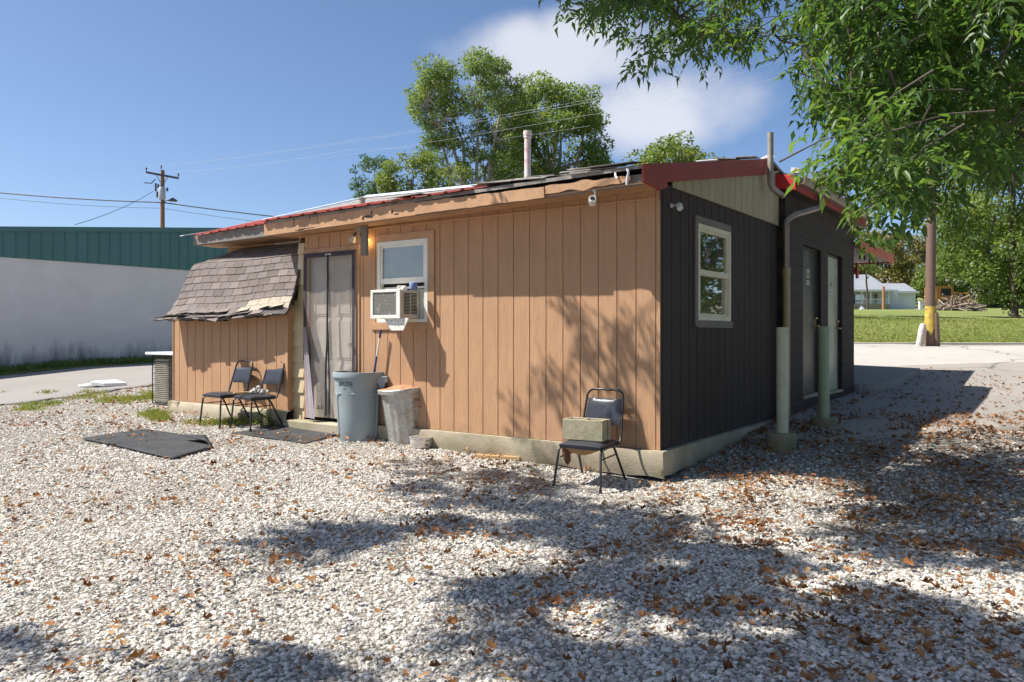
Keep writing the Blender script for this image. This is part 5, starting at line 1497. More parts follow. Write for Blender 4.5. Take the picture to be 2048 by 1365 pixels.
def rand_dirs(n):
    v = RNG.normal(size=(n, 3)); return unit(v)
def crown_leaves(clumps, per, size, flat=.75):
    """clumps: list of (centre, radius). leaves on and inside each clump; returns arrays"""
    P_, D_, U_ = [], [], []
    for (c, r) in clumps:
        n = max(6, int(per*r*r)); d = rand_dirs(n); rad = r*RNG.uniform(.35, 1.0, n)**.6
        p = np.array(c) + d*rad[:, None]*np.array([1, 1, flat]); P_.append(p)
        dd = unit(d*.7 + RNG.normal(size=(n, 3))*.6 + np.array([0, 0, -.25])); D_.append(dd)
        U_.append(unit(d*.5 + np.array([0, 0, .9]) + RNG.normal(size=(n, 3))*.45))
    return np.concatenate(P_), np.concatenate(D_), np.concatenate(U_)
def far_tree(name, label, base, height, rad, mat, seed, trunk_r=.25, crown_lo=.25, per=130, leaf=.3, nclump=60, bark='bark', group=None, cat='tree', limbs=7, sparse=0., squash=1.0, top_bias=0.0, clump=(.16,.30), centre=(0,0)):
    rg = random.Random(seed)
    t = thing(name, label, cat, base, 0, group)
    m = MB(); H = height
    ends = []
    trunk = [(0,0,-.3)] + [(rg.uniform(-.04,.04)*H*f, rg.uniform(-.04,.04)*H*f, H*f) for f in (.2,.4,.6,.8)]
    if trunk_r > 0:
        m.tube(trunk, [trunk_r*1.2, trunk_r, trunk_r*.8, trunk_r*.55, trunk_r*.25], 8)
    cl = []
    if crown_lo is None: crown_lo = max(.03, 1-2.3*rad/H)
    zc = H*(crown_lo+1)/2; hz = H*(1-crown_lo)/2
    for i in range(nclump):
        for _ in range(30):
            d = Vector((rg.gauss(0,1), rg.gauss(0,1), rg.gauss(0,1))).normalized(); q = rg.uniform(.35, 1)**.5
            p = Vector((centre[0]+d.x*rad*q, centre[1]+d.y*rad*q*squash, zc+d.z*hz*q + top_bias*hz*rg.random()))
            if mnoise.noise((p.x*.35+seed, p.y*.35, p.z*.35)) > sparse-.45: break
        r = rad*rg.uniform(*clump); cl.append((tuple(p), r))
    for i in range(limbs):
        c = Vector(cl[rg.randrange(len(cl))][0]); f = rg.uniform(.15, .6); k = min(3, int(f/.2)); s = Vector(trunk[1+k])
        mid = s.lerp(c, .5)+Vector((rg.uniform(-.1,.1)*rad, rg.uniform(-.1,.1)*rad, .08*rad))
        if trunk_r > 0: m.tube([s, mid, c], [trunk_r*.45, trunk_r*.28, trunk_r*.1], 6)
    if trunk_r > 0: m.build('trunk', M[bark], t, smooth=True)
    p, d, u = crown_leaves(cl, per, leaf)
    sz = leaf*RNG.uniform(.6, 1.25, len(p))
    leaf_mesh('crown', p, d, u, sz, sz*.62, M[mat], t, LEAF4)
    return t
def at(px, py, d):                     # ground foot of something seen at px at distance d
    X = (px-CX)/F*d; return (X, d, gz(X, d))
def hgt(ptop, d, z0): return CZ-(ptop-HY)/F*d - z0

# =================================================================== NEIGHBOUR BUILDING (white block, green metal)
def neighbour():
    T = 19.2; w = loc2w(-T, 0); t = thing('white_green_building', 'long white painted block building with a green ribbed metal upper wall', 'building', (w.x, w.y, 0), -TH)
    y0, y1 = -14, 34; zt = wB(200, 524.5, -T)[1]
    ya_, za_ = wB(0, 456, -T); yb_, zb_ = wB(385, 458, -T); sl = (zb_-za_)/(yb_-ya_); TY = [-14, ya_, yb_, 34]; TZ = [za_-sl*(ya_+14), za_, zb_, zb_+sl*(34-yb_)]
    m = MB(); m.box(-10, 0, y0, y1, -.4, zt); m.build('wall', M['whiteblock'], t)
    def top(y): return interp(y, TY, TZ)
    m = MB(); y = y0; step = .305
    prof = [(0,.0),(.262,.0),(.275,.028),(.292,.028)]
    pts = []
    while y < y1:
        for (a, h) in prof: pts.append((y+a, h))
        y += step
    vs = []
    for (y, h) in pts: vs += [(.02+h, y, zt-.06), (.02+h, y, top(y))]
    m.add(vs, [(2*i, 2*i+2, 2*i+3, 2*i+1) for i in range(len(pts)-1)]); m.build('metal_siding', M['greenmetal'], t)
    m = MB()
    for i in range(24):
        a, b = lerp(y0,y1,i/24), lerp(y0,y1,(i+1)/24); m.hexa([(.0,a,top(a)-.10),(.075,a,top(a)-.10),(.075,b,top(b)-.10),(.0,b,top(b)-.10)], [(.0,a,top(a)+.03),(.075,a,top(a)+.03),(.075,b,top(b)+.03),(.0,b,top(b)+.03)])
    m.build('roof_trim', M['greenmetal'], t)
    m = MB()
    for i in range(24):
        a, b = lerp(y0,y1,i/24), lerp(y0,y1,(i+1)/24); m.quad((-.02,a,top(a)-.03),(-.02,b,top(b)-.03),(-10,b,top(b)-1.2),(-10,a,top(a)-1.2))
    m.build('roof', M['roofgrey'], t)
    m = MB(); v = 5.0; m.box(.001, .03, 1.55, 1.63, 2.0, 2.1); m.build('pipe_stub', M['ink'], t)
neighbour()

# =================================================================== UTILITY POLES AND WIRES
def pole_left():
    d = 59.; b = at(325, 470, d); top = CZ-(341-HY)/F*d; k = d/F
    t = thing('utility_pole', 'wooden utility pole with crossarm and transformer behind the green roof', 'utility pole', (b[0], b[1], b[2]))
    H = top-b[2]
    m = MB(); m.lathe([(.19,-.5),(.17,H*.5),(.135,H),(.0,H+.01)], 14, caps=False); m.build('pole', M['polewood'], t, smooth=True, angle=40)
    zx = CZ-(352-HY)/F*d-b[2]
    m = MB(); A, B = Vector((-30*k, -.19, zx+.22)), Vector((34*k, -.19, zx-.22)); m.obox((A+B)/2, (B-A)/2, (0,.06,0), (.0,0,.075)); arm = m.build('crossarm', M['insul'], t)
    for q in (A, B, Vector((-.1,0,H))):
        m = MB(); m.lathe([(.03,0),(.03,.14),(.07,.16),(.05,.2),(.08,.23),(.05,.3),(.03,.33)], 8, q+Vector((0,0,.06))); m.build('insulator', M['insul'], arm, smooth=True)
    m = MB(); m.tube([(-.1,-.15,zx-.5),A.lerp(B,.3)], .025, 5); m.tube([(.1,-.15,zx-.7),A.lerp(B,.68)], .025, 5); m.build('brace', M['insul'], t)
    z0 = CZ-(401-HY)/F*d-b[2]; z1 = CZ-(377-HY)/F*d-b[2]
    m = MB(); m.lathe([(.0,z0),(.22,z0),(.24,z0+.05),(.24,z1-.08),(.2,z1),(.0,z1+.03)], 16, (.12,-.35,0), caps=False); tr = m.build('transformer', M['transf'], t, smooth=True, angle=40)
    m = MB(); m.lathe([(.04,0),(.06,.05),(.03,.12),(.05,.18)], 8, (.05,-.35,z1)); m.lathe([(.04,0),(.06,.05),(.03,.12),(.05,.18)], 8, (.22,-.35,z1)); m.build('bushing', M['insul'], tr)
    m = MB()
    for (px, pa, pb) in ((314,368,384),(319,370,378),(317,385,396),(337,377,384)): m.tube([((px-325)*k,-.2,CZ-(pa-HY)/F*d-b[2]), ((px-325)*k,-.22,CZ-(pb-HY)/F*d-b[2])], .07, 6)
    m.tube([(-12*k,-.2,zx-.3),(-20*k,-.2,zx-.6),(-34*k,-.2,zx-.55)], .04, 5); m.build('fuse_cutout', M['insul'], t)
    zl = CZ-(405-HY)/F*d-b[2]
    m = MB(); m.tube([(.1,0,zl-.1),(8*k,-.1,zl+.1),(16*k,-.1,zl+.12)], .03, 6); la = m.build('lamp_arm', M['insul'], t); m = MB(); m.lathe([(.0,-.08),(.3,-.06),(.33,0),(.2,.1),(.05,.2)], 12, (22*k,-.1,zl+.12), caps=False); m.build('lamp_head', M['insul'], la, smooth=True)
    return A+Vector(b), B+Vector(b), Vector((b[0]-.1, b[1], top+.3)), Vector((b[0], b[1]-.2, CZ-(408-HY)/F*d))
WA_, WB_, WT_, WC_ = pole_left()
def wire(name, label, pts, r, mat, sag=0.0, group='overhead power lines'):
    m = MB(); out = []
    for a, b in zip(pts[:-1], pts[1:]):
        a, b = Vector(a), Vector(b)
        for i in range(13):
            f = i/12; p = a.lerp(b, f); p.z -= sag*4*f*(1-f); out.append(p)
    m.tube(out, r, 5); o = m.build(name, mat); tag(o, label, 'power line', group)
wire('power_line', 'thick black cable crossing the sky in front of the utility pole', [P(-300, 350, 56), P(325, 405.5, 58.5), P(1000, 466, 61)], .042, M['wire'], .35)
wire('power_line', 'thin dark cable just below the thick black one', [P(-300, 352, 57), P(325, 417, 59.5), P(1000, 475, 61)], .016, M['wire'], .5)
wire('power_line', 'thin dark cable sloping down left from the pole behind the green roof', [WC_+Vector((-.6,0,.9)), P(150, 450, 40)], .018, M['wire'], .2)
wire('power_line', 'topmost pale wire from the pole across the trees', [WT_, P(1250, 186, 34), P(1700, 60, 28)], .0045, M['wire_pale'], .25)
wire('power_line', 'second pale wire close below the topmost one', [WA_+Vector((0,0,.35)), P(1250, 192, 33), P(1700, 72, 27)], .0045, M['wire_pale'], .3)
wire('power_line', 'third pale wire ending across the dense round tree', [WB_+Vector((0,0,.35)), P(1180, 230, 33), P(1700, 110, 27)], .0045, M['wire_pale'], .3)
wire('power_line', 'lowest pale wire crossing behind the vent pipe', [P(-300, 440, 80), P(325, 345, 59.2), P(700, 300, 50), P(1180, 252, 36)], .0045, M['wire_pale'], .25)

def pole_right():
    d = 23.7; b = at(1859.5, 697, d); k = d/F
    b = (b[0], d, CZ-(697-HY)*k)
    t = thing('utility_pole', 'tall brown utility pole with a yellow painted band at the street edge', 'utility pole', b)
    zy0 = (697-664)*k; zy1 = (697-613)*k; r = 9.8*k
    m = MB(); H = 11.0
    lean = lambda z: (.35*k*z/k*.012 + z*.012, 0)
    m.lathe([(r*1.12,-.3),(r*1.05,.1),(r,zy0),(r*.98,zy1),(r*.8,H*.6),(r*.68,H),(0,H+.02)], 20, caps=False, wob=lambda a, z: 1+.03*math.sin(5*a+z*3))
    m.v = [(x+z*.012, y, z) for (x, y, z) in m.v]; po = m.build('pole', M['polewood2'], t, smooth=True)
    m = MB(); m.lathe([(r*1.02,zy0),(r*1.005,zy1)], 24, caps=False, wob=lambda a, z: 1+.03*math.sin(5*a+z*3)); m.v = [(x+z*.012, y, z+(.12*math.sin(x*30)*(1 if z < (zy0+zy1)/2 else 0))) for (x, y, z) in m.v]; m.build('painted_band', M['yellow'], po, smooth=True)
    for (px0, px1, pt, pb, mt, lab, lx) in ((1830, 1845, 648, 698, 'birch', 'short leaning stump post with peeling white paint left of the brown pole', .16), (1868, 1881, 624, 696, 'polewood2', 'short dark post right behind the brown pole', -.05)):
        c = (px0+px1)/2; q = P(c, pb, d-.15 if mt == 'birch' else d-.1); h = (pb-pt)*k; rr_ = (px1-px0)/2*k*.85
        m = MB(); m.lathe([(rr_*1.1,-.2),(rr_,h*.5),(rr_*.95,h*.93),(rr_*.6,h),(0,h+.01)], 16, caps=False, wob=lambda a, z: 1+.06*math.sin(3*a+z*4)); m.v = [(x+z*lx, y, z) for (x, y, z) in m.v]
        o = m.build('stump_post', M[mt], None, smooth=True); o.location = q; tag(o, lab, 'post')
pole_right()

# =================================================================== HOUSE, WAGON, WOODPILE (far across the lawn)
def house():
    d = 104.; k = d/F
    def X(px): return (px-CX)*k
    def Z(py): return CZ-(py-HY)*k
    base = Z(623); cx = X(1745)
    t = thing('porch_house', 'white house with grey roof and railed porch across the lawn', 'house', (cx, d, base))
    def Q(px, py, dd=0): return Vector((X(px)-cx, dd, Z(py)-base))
    def bx(m, pa, pb, ya, yb, za, zb): a, b = Q(pa, zb), Q(pb, za); m.box(a.x, b.x, ya, yb, a.z, b.z)
    m = MB(); bx(m, 1640, 1779, 0, 2.5, 609, 626); m.build('porch_base', M['block'], t)
    m = MB(); bx(m, 1640, 1815, 2.5, 9, 578, 626); m.build('wall', M['whitewall'], t)
    m = MB(); bx(m, 1690, 1745, 2.44, 2.5, 588, 609); m.build('window', M['glass'], t); m = MB(); bx(m, 1752, 1759, 2.44, 2.5, 590, 609); bx(m, 1766, 1772, 2.44, 2.5, 586, 609); m.build('door', M['oldwood'], t)
    m = MB(); a, b = Q(1630, 582), Q(1782, 582); r0, r1 = Q(1640, 545), Q(1765, 545)
    m.hexa([(a.x,-.6,a.z),(b.x,-.6,a.z),(b.x+4.5,9,a.z),(a.x,9,a.z)], [(r0.x,4,r0.z),(r1.x,4,r0.z),(r1.x+.5,5,r0.z),(r0.x,5,r0.z)]); m.build('roof', M['roofgrey'], t)
    m = MB(); m.box(a.x, b.x, -.65, -.5, a.z-.12, a.z+.14); m.build('eave_board', M['whitewall'], t)
    for px in (1723, 1741, 1777): m = MB(); bx(m, px-1.3, px+1.3, -.1, .1, 583, 609); m.build('porch_post', M['whitewall'], t)
    m = MB(); bx(m, 1725, 1777, -.06, .06, 598, 599.6); bx(m, 1725, 1777, -.06, .06, 606, 607)
    for i in range(14): px = 1726+i*3.8; bx(m, px, px+.7, -.04, .04, 599, 607)
    m.build('railing', M['whitewall'], t)
    m = MB()
    for i in range(5): bx(m, 1713+i*1.6, 1722, -1.6+i*.32, 0, 621-i*2.6, 626)
    m.build('porch_stairs', M['whitewall'], t)
    # attached garage
    m = MB(); bx(m, 1802, 1862, 4, 11, 582, 623); m.build('garage_wall', M['whitewall'], t)
    m = MB(); a, b = Q(1800, 582), Q(1866, 581); c = Q(1806, 560); m.hexa([(a.x,3.6,a.z),(b.x,3.6,a.z),(b.x,11.4,a.z),(a.x,11.4,a.z)], [(a.x,7.4,c.z),(b.x,7.4,c.z),(b.x,7.6,c.z),(a.x,7.6,c.z)]); m.build('garage_roof', M['roofgrey'], t)
    m = MB(); m.box(a.x, b.x, 3.5, 3.6, a.z-.15, a.z+.15); m.build('eave_board', M['whitewall'], t)
    p = MB(); q = Vector((X(1749), d-2.5, gz(X(1749), d-2.5))); p.lathe([(.18,-.2),(.16,3),(.14,Z(590)-q.z)], 10); o = p.build('post', M['rust'], None); o.location = q; tag(o, 'thin reddish post in front of the porch', 'post')
    for i, px in enumerate((1818, 1825)): 
        p = MB(); q = Vector((X(px), d-3, gz(X(px), d-3))); p.box(-.22,.22,-.22,.22,-.2,1.0); p.box(-.27,.27,-.27,.27,1.0,1.12); o = p.build('gate_post', M['whitewall'], None, bevel=.02); o.location = q; tag(o, ['white gate post nearer the porch','white gate post nearer the garage'][i], 'post', 'white gate posts')
house()
def wagon():
    d = 88.; k = d/F; px = 1905; X0 = (px-CX)*k; z0 = gz(X0, d)
    t = thing('orange_trailer', 'rusty orange farm trailer parked by the trees', 'trailer', (X0, d, z0), .08)
    m = MB(); w = 34*k
    m.box(-w, w, 0, 2.2, .9, 1.2); m.prism([(-w,0,1.2),(w,0,1.2),(w*1.02,0,1.9),(w*.1,0,2.05),(0,0,2.7),(-w*1.02,0,2.7)], (0,.12,0)); m.prism([(-w,2.1,1.2),(w,2.1,1.2),(w,2.1,2.1),(-w,2.1,2.6)], (0,.1,0)); m.box(-w,-w+.1,.1,2.1,1.2,2.5); m.box(w-.1,w,.1,2.1,1.2,2.0)
    m.build('box_body', M['orange'], t)
    m = MB(); m.box(-w*.7,-w*.1,-.02,.0,1.6,2.4); m.box(w*.15,w*.8,-.02,.0,1.35,1.8); m.build('side_panel', M['darkgap'], t)
    for sx in (-.62, .45):
        for yy in (-.1, 2.1):
            q = MB(); q.lathe([(.2,-.12),(.5,-.14),(.56,0),(.5,.14),(.2,.12)], 18); q.xf(Matrix.Translation((sx*w, yy, .52)) @ Matrix.Rotation(PI/2, 4, 'X')); wh = q.build('wheel', M['ink'], t, smooth=True, angle=40)
            q = MB(); q.lathe([(.0,-.10),(.24,-.10),(.26,.10),(.0,.10)], 14, caps=False); q.xf(Matrix.Translation((sx*w, yy, .52)) @ Matrix.Rotation(PI/2, 4, 'X')); q.build('rim', M['rust'], wh)
wagon()
def woodpile():
    d = 72.; k = d/F; px = 1912; X0 = (px-CX)*k; z0 = gz(X0, d); rr = random.Random(9); m = MB()
    for i in range(170):
        a = rr.uniform(0, 2*PI); r = 1.9*rr.random()**.6; h = max(.1, 1.1*(1-r/2.0)*rr.random()+.1); c = Vector((r*math.cos(a), r*math.sin(a)*.7, h)); v = Vector((rr.uniform(-1,1), rr.uniform(-1,1), rr.uniform(-.5,.5))).normalized()*rr.uniform(.4,1.4)
        m.tube([c-v, c+Vector((0,0,.08)), c+v], rr.uniform(.03,.09), 5)
    o = m.build('brush_pile', M['sticks']); o.location = (X0, d, z0); tag(o, 'pile of cut branches on the lawn beside the brown pole', 'brush pile')
woodpile()

# =================================================================== TREES BEHIND
def multi_tree(name, label, base, trunks, clumps, mat, per, leaf, bark, tr=.16, cat='tree'):
    t = thing(name, label, cat, base); m = MB(); rg = random.Random(int(base[0]*10)&255)
    for path in trunks: 
        n = len(path); m.tube(path, [tr*(1-.75*i/(n-1)) for i in range(n)], 7)
    for (c, r) in clumps:
        best = min((q for path in trunks for q in path[1:]), key=lambda q: (Vector(q)-Vector(c)).length + max(0, q[2]-c[2])*2)
        mid = Vector(best).lerp(Vector(c), .5)+Vector((0,0,-.15)); m.tube([best, mid, c], [tr*.3, tr*.2, tr*.06], 5)
    m.build('trunk', M[bark], t, smooth=True)
    p, d, u = crown_leaves(clumps, per, leaf, .6); sz = leaf*RNG.uniform(.6, 1.25, len(p)); leaf_mesh('crown', p, d, u, sz, sz*.55, M[mat], t)
def locust():
    d = 42.; k = d/F; b = at(930, 400, d); rg = random.Random(12)
    def L(px, py, dy=0): return ((px-CX)*k-b[0], dy, CZ-(py-HY)*k-b[2])
    trunks = [[L(932,600),L(930,370),L(925,280,.5),L(900,220,1),L(885,150,1.2)], [L(928,600,.6),L(925,360,.6),L(905,290,-.5),L(880,255,-1),L(855,230,-1.2)], [L(950,600,.3),L(952,370,.3),L(955,290,0),L(958,210,.3),L(965,140,.4)], [L(975,600,-.4),L(978,370,-.4),L(990,290,-.8),L(1005,220,-1),L(1015,160,-1)], [L(958,600,1.3),L(968,330,1.3),L(1000,270,1.5),L(1030,215,1.4)], [L(905,600,-.5),L(902,350,-.5),L(888,300,-1),L(862,290,-1.4)]]
    cl = []
    for (px, py, r) in ((880,150,30),(905,160,22),(855,165,22),(870,185,26),(895,195,24),(845,200,18),(850,230,20),(838,215,14),(872,225,20),(905,225,18),(955,135,26),(985,135,22),(965,160,26),(1000,150,20),(940,165,16),(980,185,24),(950,200,18),(1005,190,22),(1030,180,20),(965,225,18),(1000,230,20),(1030,220,22),(1040,205,16),(860,255,16),(890,262,18),(925,250,14),(950,262,16),(985,265,18),(1020,262,18),(845,245,10),(830,213,8),(865,290,18),(900,300,16),(935,300,14),(960,305,15),(995,300,18),(1030,300,18),(850,310,14),(875,330,16),(1010,340,16),(990,350,14),(955,340,10),(920,335,14),(975,325,18),(940,350,14),(1000,270,18),(1040,260,18),(900,345,14),(870,300,16)):
        for j in range(3): c = L(px+rg.uniform(-13,13), py+rg.uniform(-8,8), rg.uniform(-2.2,2.2)); cl.append((c, r*k*rg.uniform(.75,1.35)))
    for j in range(70):
        px, py = rg.uniform(840, 1060), rg.uniform(160, 350); cl.append((L(px, py, rg.uniform(-2, 2)), rg.uniform(8, 15)*k))
    multi_tree('locust_tree', 'tall open tree with several bare pale trunks behind the roof', b, trunks, cl, 'leaf_mid', 640, .155, 'palebark', tr=.12)
locust()
def T(name, label, px, ptop, d, rpx, mat, seed, **kw):
    b = at(px, 500, d); return far_tree(name, label, b, hgt(ptop, d, b[2]), rpx*d/F, mat, seed, **kw)
T('round_maple', 'big dense round tree right of the open pale trunked tree', 1108, 152, 46, 112, 'leaf_mid', 21, per=560, leaf=.185, nclump=190, crown_lo=.28, trunk_r=.3, bark='palebark', limbs=16, clump=(.14,.25))
T('leafy_tree', 'dark small tree at the left end of the tree group', 745, 305, 44, 45, 'leaf_dark', 22, per=800, leaf=.145, nclump=45, crown_lo=None, trunk_r=.14)
T('leafy_tree', 'bright yellow green bushy tree in front of the pale trunks', 822, 292, 38, 62, 'leaf_bright', 23, per=800, leaf=.14, nclump=60, crown_lo=None, trunk_r=.14)
T('leafy_tree', 'bright bushy tree just left of the vent pipe', 905, 322, 37, 42, 'leaf_bright', 24, per=800, leaf=.135, nclump=40, crown_lo=None, trunk_r=.12)
T('leafy_tree', 'dark green shrubby tree below the big round tree', 1010, 318, 48, 50, 'leaf_mid', 33, per=480, leaf=.2, nclump=45, crown_lo=None, trunk_r=.12)
T('young_tree', 'sparse bright green tree top rising behind the right end of the red roof', 1345, 266, 34, 112, 'leaf_bright', 25, per=480, leaf=.17, nclump=150, crown_lo=None, trunk_r=.12, sparse=.1, clump=(.13,.22))
T('young_tree', 'sparse yellowing tree top beside the grey mast pipe', 1600, 345, 34, 60, 'leaf_yellow', 26, per=480, leaf=.16, nclump=90, crown_lo=None, trunk_r=.1, sparse=.15, clump=(.13,.22))
T('young_tree', 'yellow leaved tree behind the hanging leaves at the block building roof', 1695, 310, 38, 70, 'leaf_yellow', 27, per=480, leaf=.18, nclump=90, crown_lo=None, trunk_r=.12, sparse=.1, clump=(.13,.24))
# right: big maple on the lawn and the wood behind
b = at(2030, 620, 40.)
far_tree('lawn_maple', 'large full maple on the lawn at the right edge, branches near the grass', b, 12.8, 4.1, 'leaf_mid', 31, per=330, leaf=.19, nclump=210, crown_lo=.06, trunk_r=.15, limbs=14, clump=(.13,.24), centre=(.3, .5))
b = at(2110, 600, 46.)
far_tree('lawn_maple', 'second maple mostly outside the right edge of the lawn', b, 15.5, 5.5, 'leaf_mid', 32, per=150, leaf=.25, nclump=130, crown_lo=.1, trunk_r=.25, clump=(.14,.24))
k_ = 0
for (px, pt, d, rp, mt, lab, sd) in ((1735, 470, 96, 40, 'leaf_mid', 'green tree in front of the porch house roof', 41), (1690, 420, 120, 62, 'leaf_yellow', 'yellowing tree above the canopy edge', 42), (1770, 455, 130, 50, 'leaf_yellow', 'rusty yellow tree behind the porch house', 43), (1830, 470, 140, 55, 'leaf_yellow', 'brownish tree behind the garage', 44), (1890, 505, 120, 50, 'leaf_mid', 'light green bush behind the orange trailer', 45), (1930, 455, 125, 60, 'leaf_mid', 'tall green tree behind the brush pile', 46), (1985, 400, 120, 70, 'leaf_dark', 'dark tree behind the lawn maple', 47), (2060, 420, 125, 70, 'leaf_mid', 'green tree behind at the far right edge', 48)):
    if sd == 41:
        b = at(px, 600, d); far_tree('yard_tree', lab, b, hgt(pt, d, b[2]), rp*d/F, mt, sd, per=130, leaf=.34, nclump=30, crown_lo=.45, trunk_r=.12, clump=(.2,.32), sparse=.1)
    else:
        b = at(px, 600, d); far_tree('wood_tree', lab, b, hgt(pt, d, b[2]), rp*d/F, mt, sd, per=70, leaf=.5, nclump=70, crown_lo=.02, trunk_r=.2, clump=(.2,.34), group='trees at the edge of the far wood')
b = (17.2, 17.6, gz(17.2, 17.6))
far_tree('street_tree', 'full tree standing out of view to the right, mirrored in the side window', b, 9.5, 4.4, 'leaf_mid', 61, per=330, leaf=.22, nclump=130, crown_lo=.05, trunk_r=.2, clump=(.14,.26))
# far hill
def hill():
    m = MB(); n = 40; vs = []
    for j in range(5):
        for i in range(n+1):
            X = lerp(-60, 320, i/n); Y = 190+j*22; z = gz(X, 120)+6*math.sin(j/4*PI/2)+.7*vnoise(X*.05, j)
            vs.append((X, Y, z-3))
    m.add(vs, [(j*(n+1)+i, j*(n+1)+i+1, (j+1)*(n+1)+i+1, (j+1)*(n+1)+i) for j in range(4) for i in range(n)])
    o = m.build('hill', M['lawn'], None, smooth=True); kind(o, 'structure', 'low far hill behind the trees', 'hill')
hill()
# =================================================================== SUN GEOMETRY
ST = Vector((CO*1.3 + SI*1.0, -SI*1.3 + CO*1.0, -2.3)).normalized()     # travel direction of sunlight
SUN_EL = math.asin(-ST.z); to_sun = -ST

# =================================================================== OVERHANGING TREES
def compound(base, dirv, n_pairs, L, ll, rg):
    """pinnate leaf: returns leaflet arrays and rachis"""
    d = Vector(dirv).normalized(); side = d.cross(Vector((0,0,1)))
    if side.length < .1: side = Vector((1,0,0))
    side.normalize(); side = (Matrix.Rotation(rg.uniform(-.7,.7), 3, d) @ side)
    up = side.cross(d).normalized(); pos, dr, us, ln = [], [], [], []
    b = Vector(base); prev = b
    for i in range(n_pairs):
        f = .3+.7*i/n_pairs; p = b + d*(L*f) + Vector((0,0,-.35*L*f*f))
        for s in (-1, 1):
            v = (d*.75 + side*s*.85 + Vector((0,0,-.22+rg.uniform(-.3,.3)))).normalized()
            pos.append(p); dr.append(v); us.append((up + Vector((rg.uniform(-.4,.4), rg.uniform(-.4,.4), .3)))); ln.append(ll*(.7+.45*f)*rg.uniform(.65,1.25))
    p = b + d*L + Vector((0,0,-.35*L)); pos.append(p); dr.append((d+Vector((0,0,-.6))).normalized()); us.append(up); ln.append(ll*1.25)
    return pos, dr, us, ln
def leafy(name_tree, parent, twigs, seed, ll=.092, per=6, mat='leaf_near', wr=.27, tpl=LEAF5, spread=.22):
    """twigs: list of (tip, dir, r)"""
    rg = random.Random(seed); P_, D_, U_, L_ = [], [], [], []
    m = MB()
    for (tip, dv, r) in twigs:
        tip = Vector(tip); dv = Vector(dv).normalized(); start = tip - dv*r*1.1 + Vector((0,0,.12*r))
        m.tube([start, start.lerp(tip, .5)+Vector((0,0,.06*r)), tip], [.006,.004,.002], 4, caps=False)
        for k in range(per):
            f = rg.uniform(.15, 1); b = start.lerp(tip, f)+Vector((rg.gauss(0,spread*r), rg.gauss(0,spread*r), rg.gauss(0,spread*.7*r)))
            d2 = (dv*.6 + Vector((rg.gauss(0,.7), rg.gauss(0,.7), rg.gauss(-.25,.45))))
            a, c, e, l = compound(b, d2, rg.choice((3,4,4,5)), rg.uniform(.16,.26)*ll/.092, ll, rg); P_ += a; D_ += c; U_ += e; L_ += l
    L_ = np.array(L_); leaf_mesh('crown', np.array(P_), np.array(D_), np.array(U_), L_, L_*wr, M[mat], parent, tpl, curl=(-.8, 2.4))
    return m
CROWN = [(1050,-70),(1118,20),(1138,60),(1195,82),(1215,112),(1250,150),(1330,160),(1370,150),(1400,155),(1470,140),(1505,105),(1530,75),(1548,80),(1560,180),(1562,228),(1600,250),(1655,280),(1690,310),(1650,330),(1648,365),(1690,380),(1712,425),(1725,462),(1755,455),(1800,445),(1835,462),(1875,488),(1905,462),(1925,400),(2110,380),(2110,-70)]
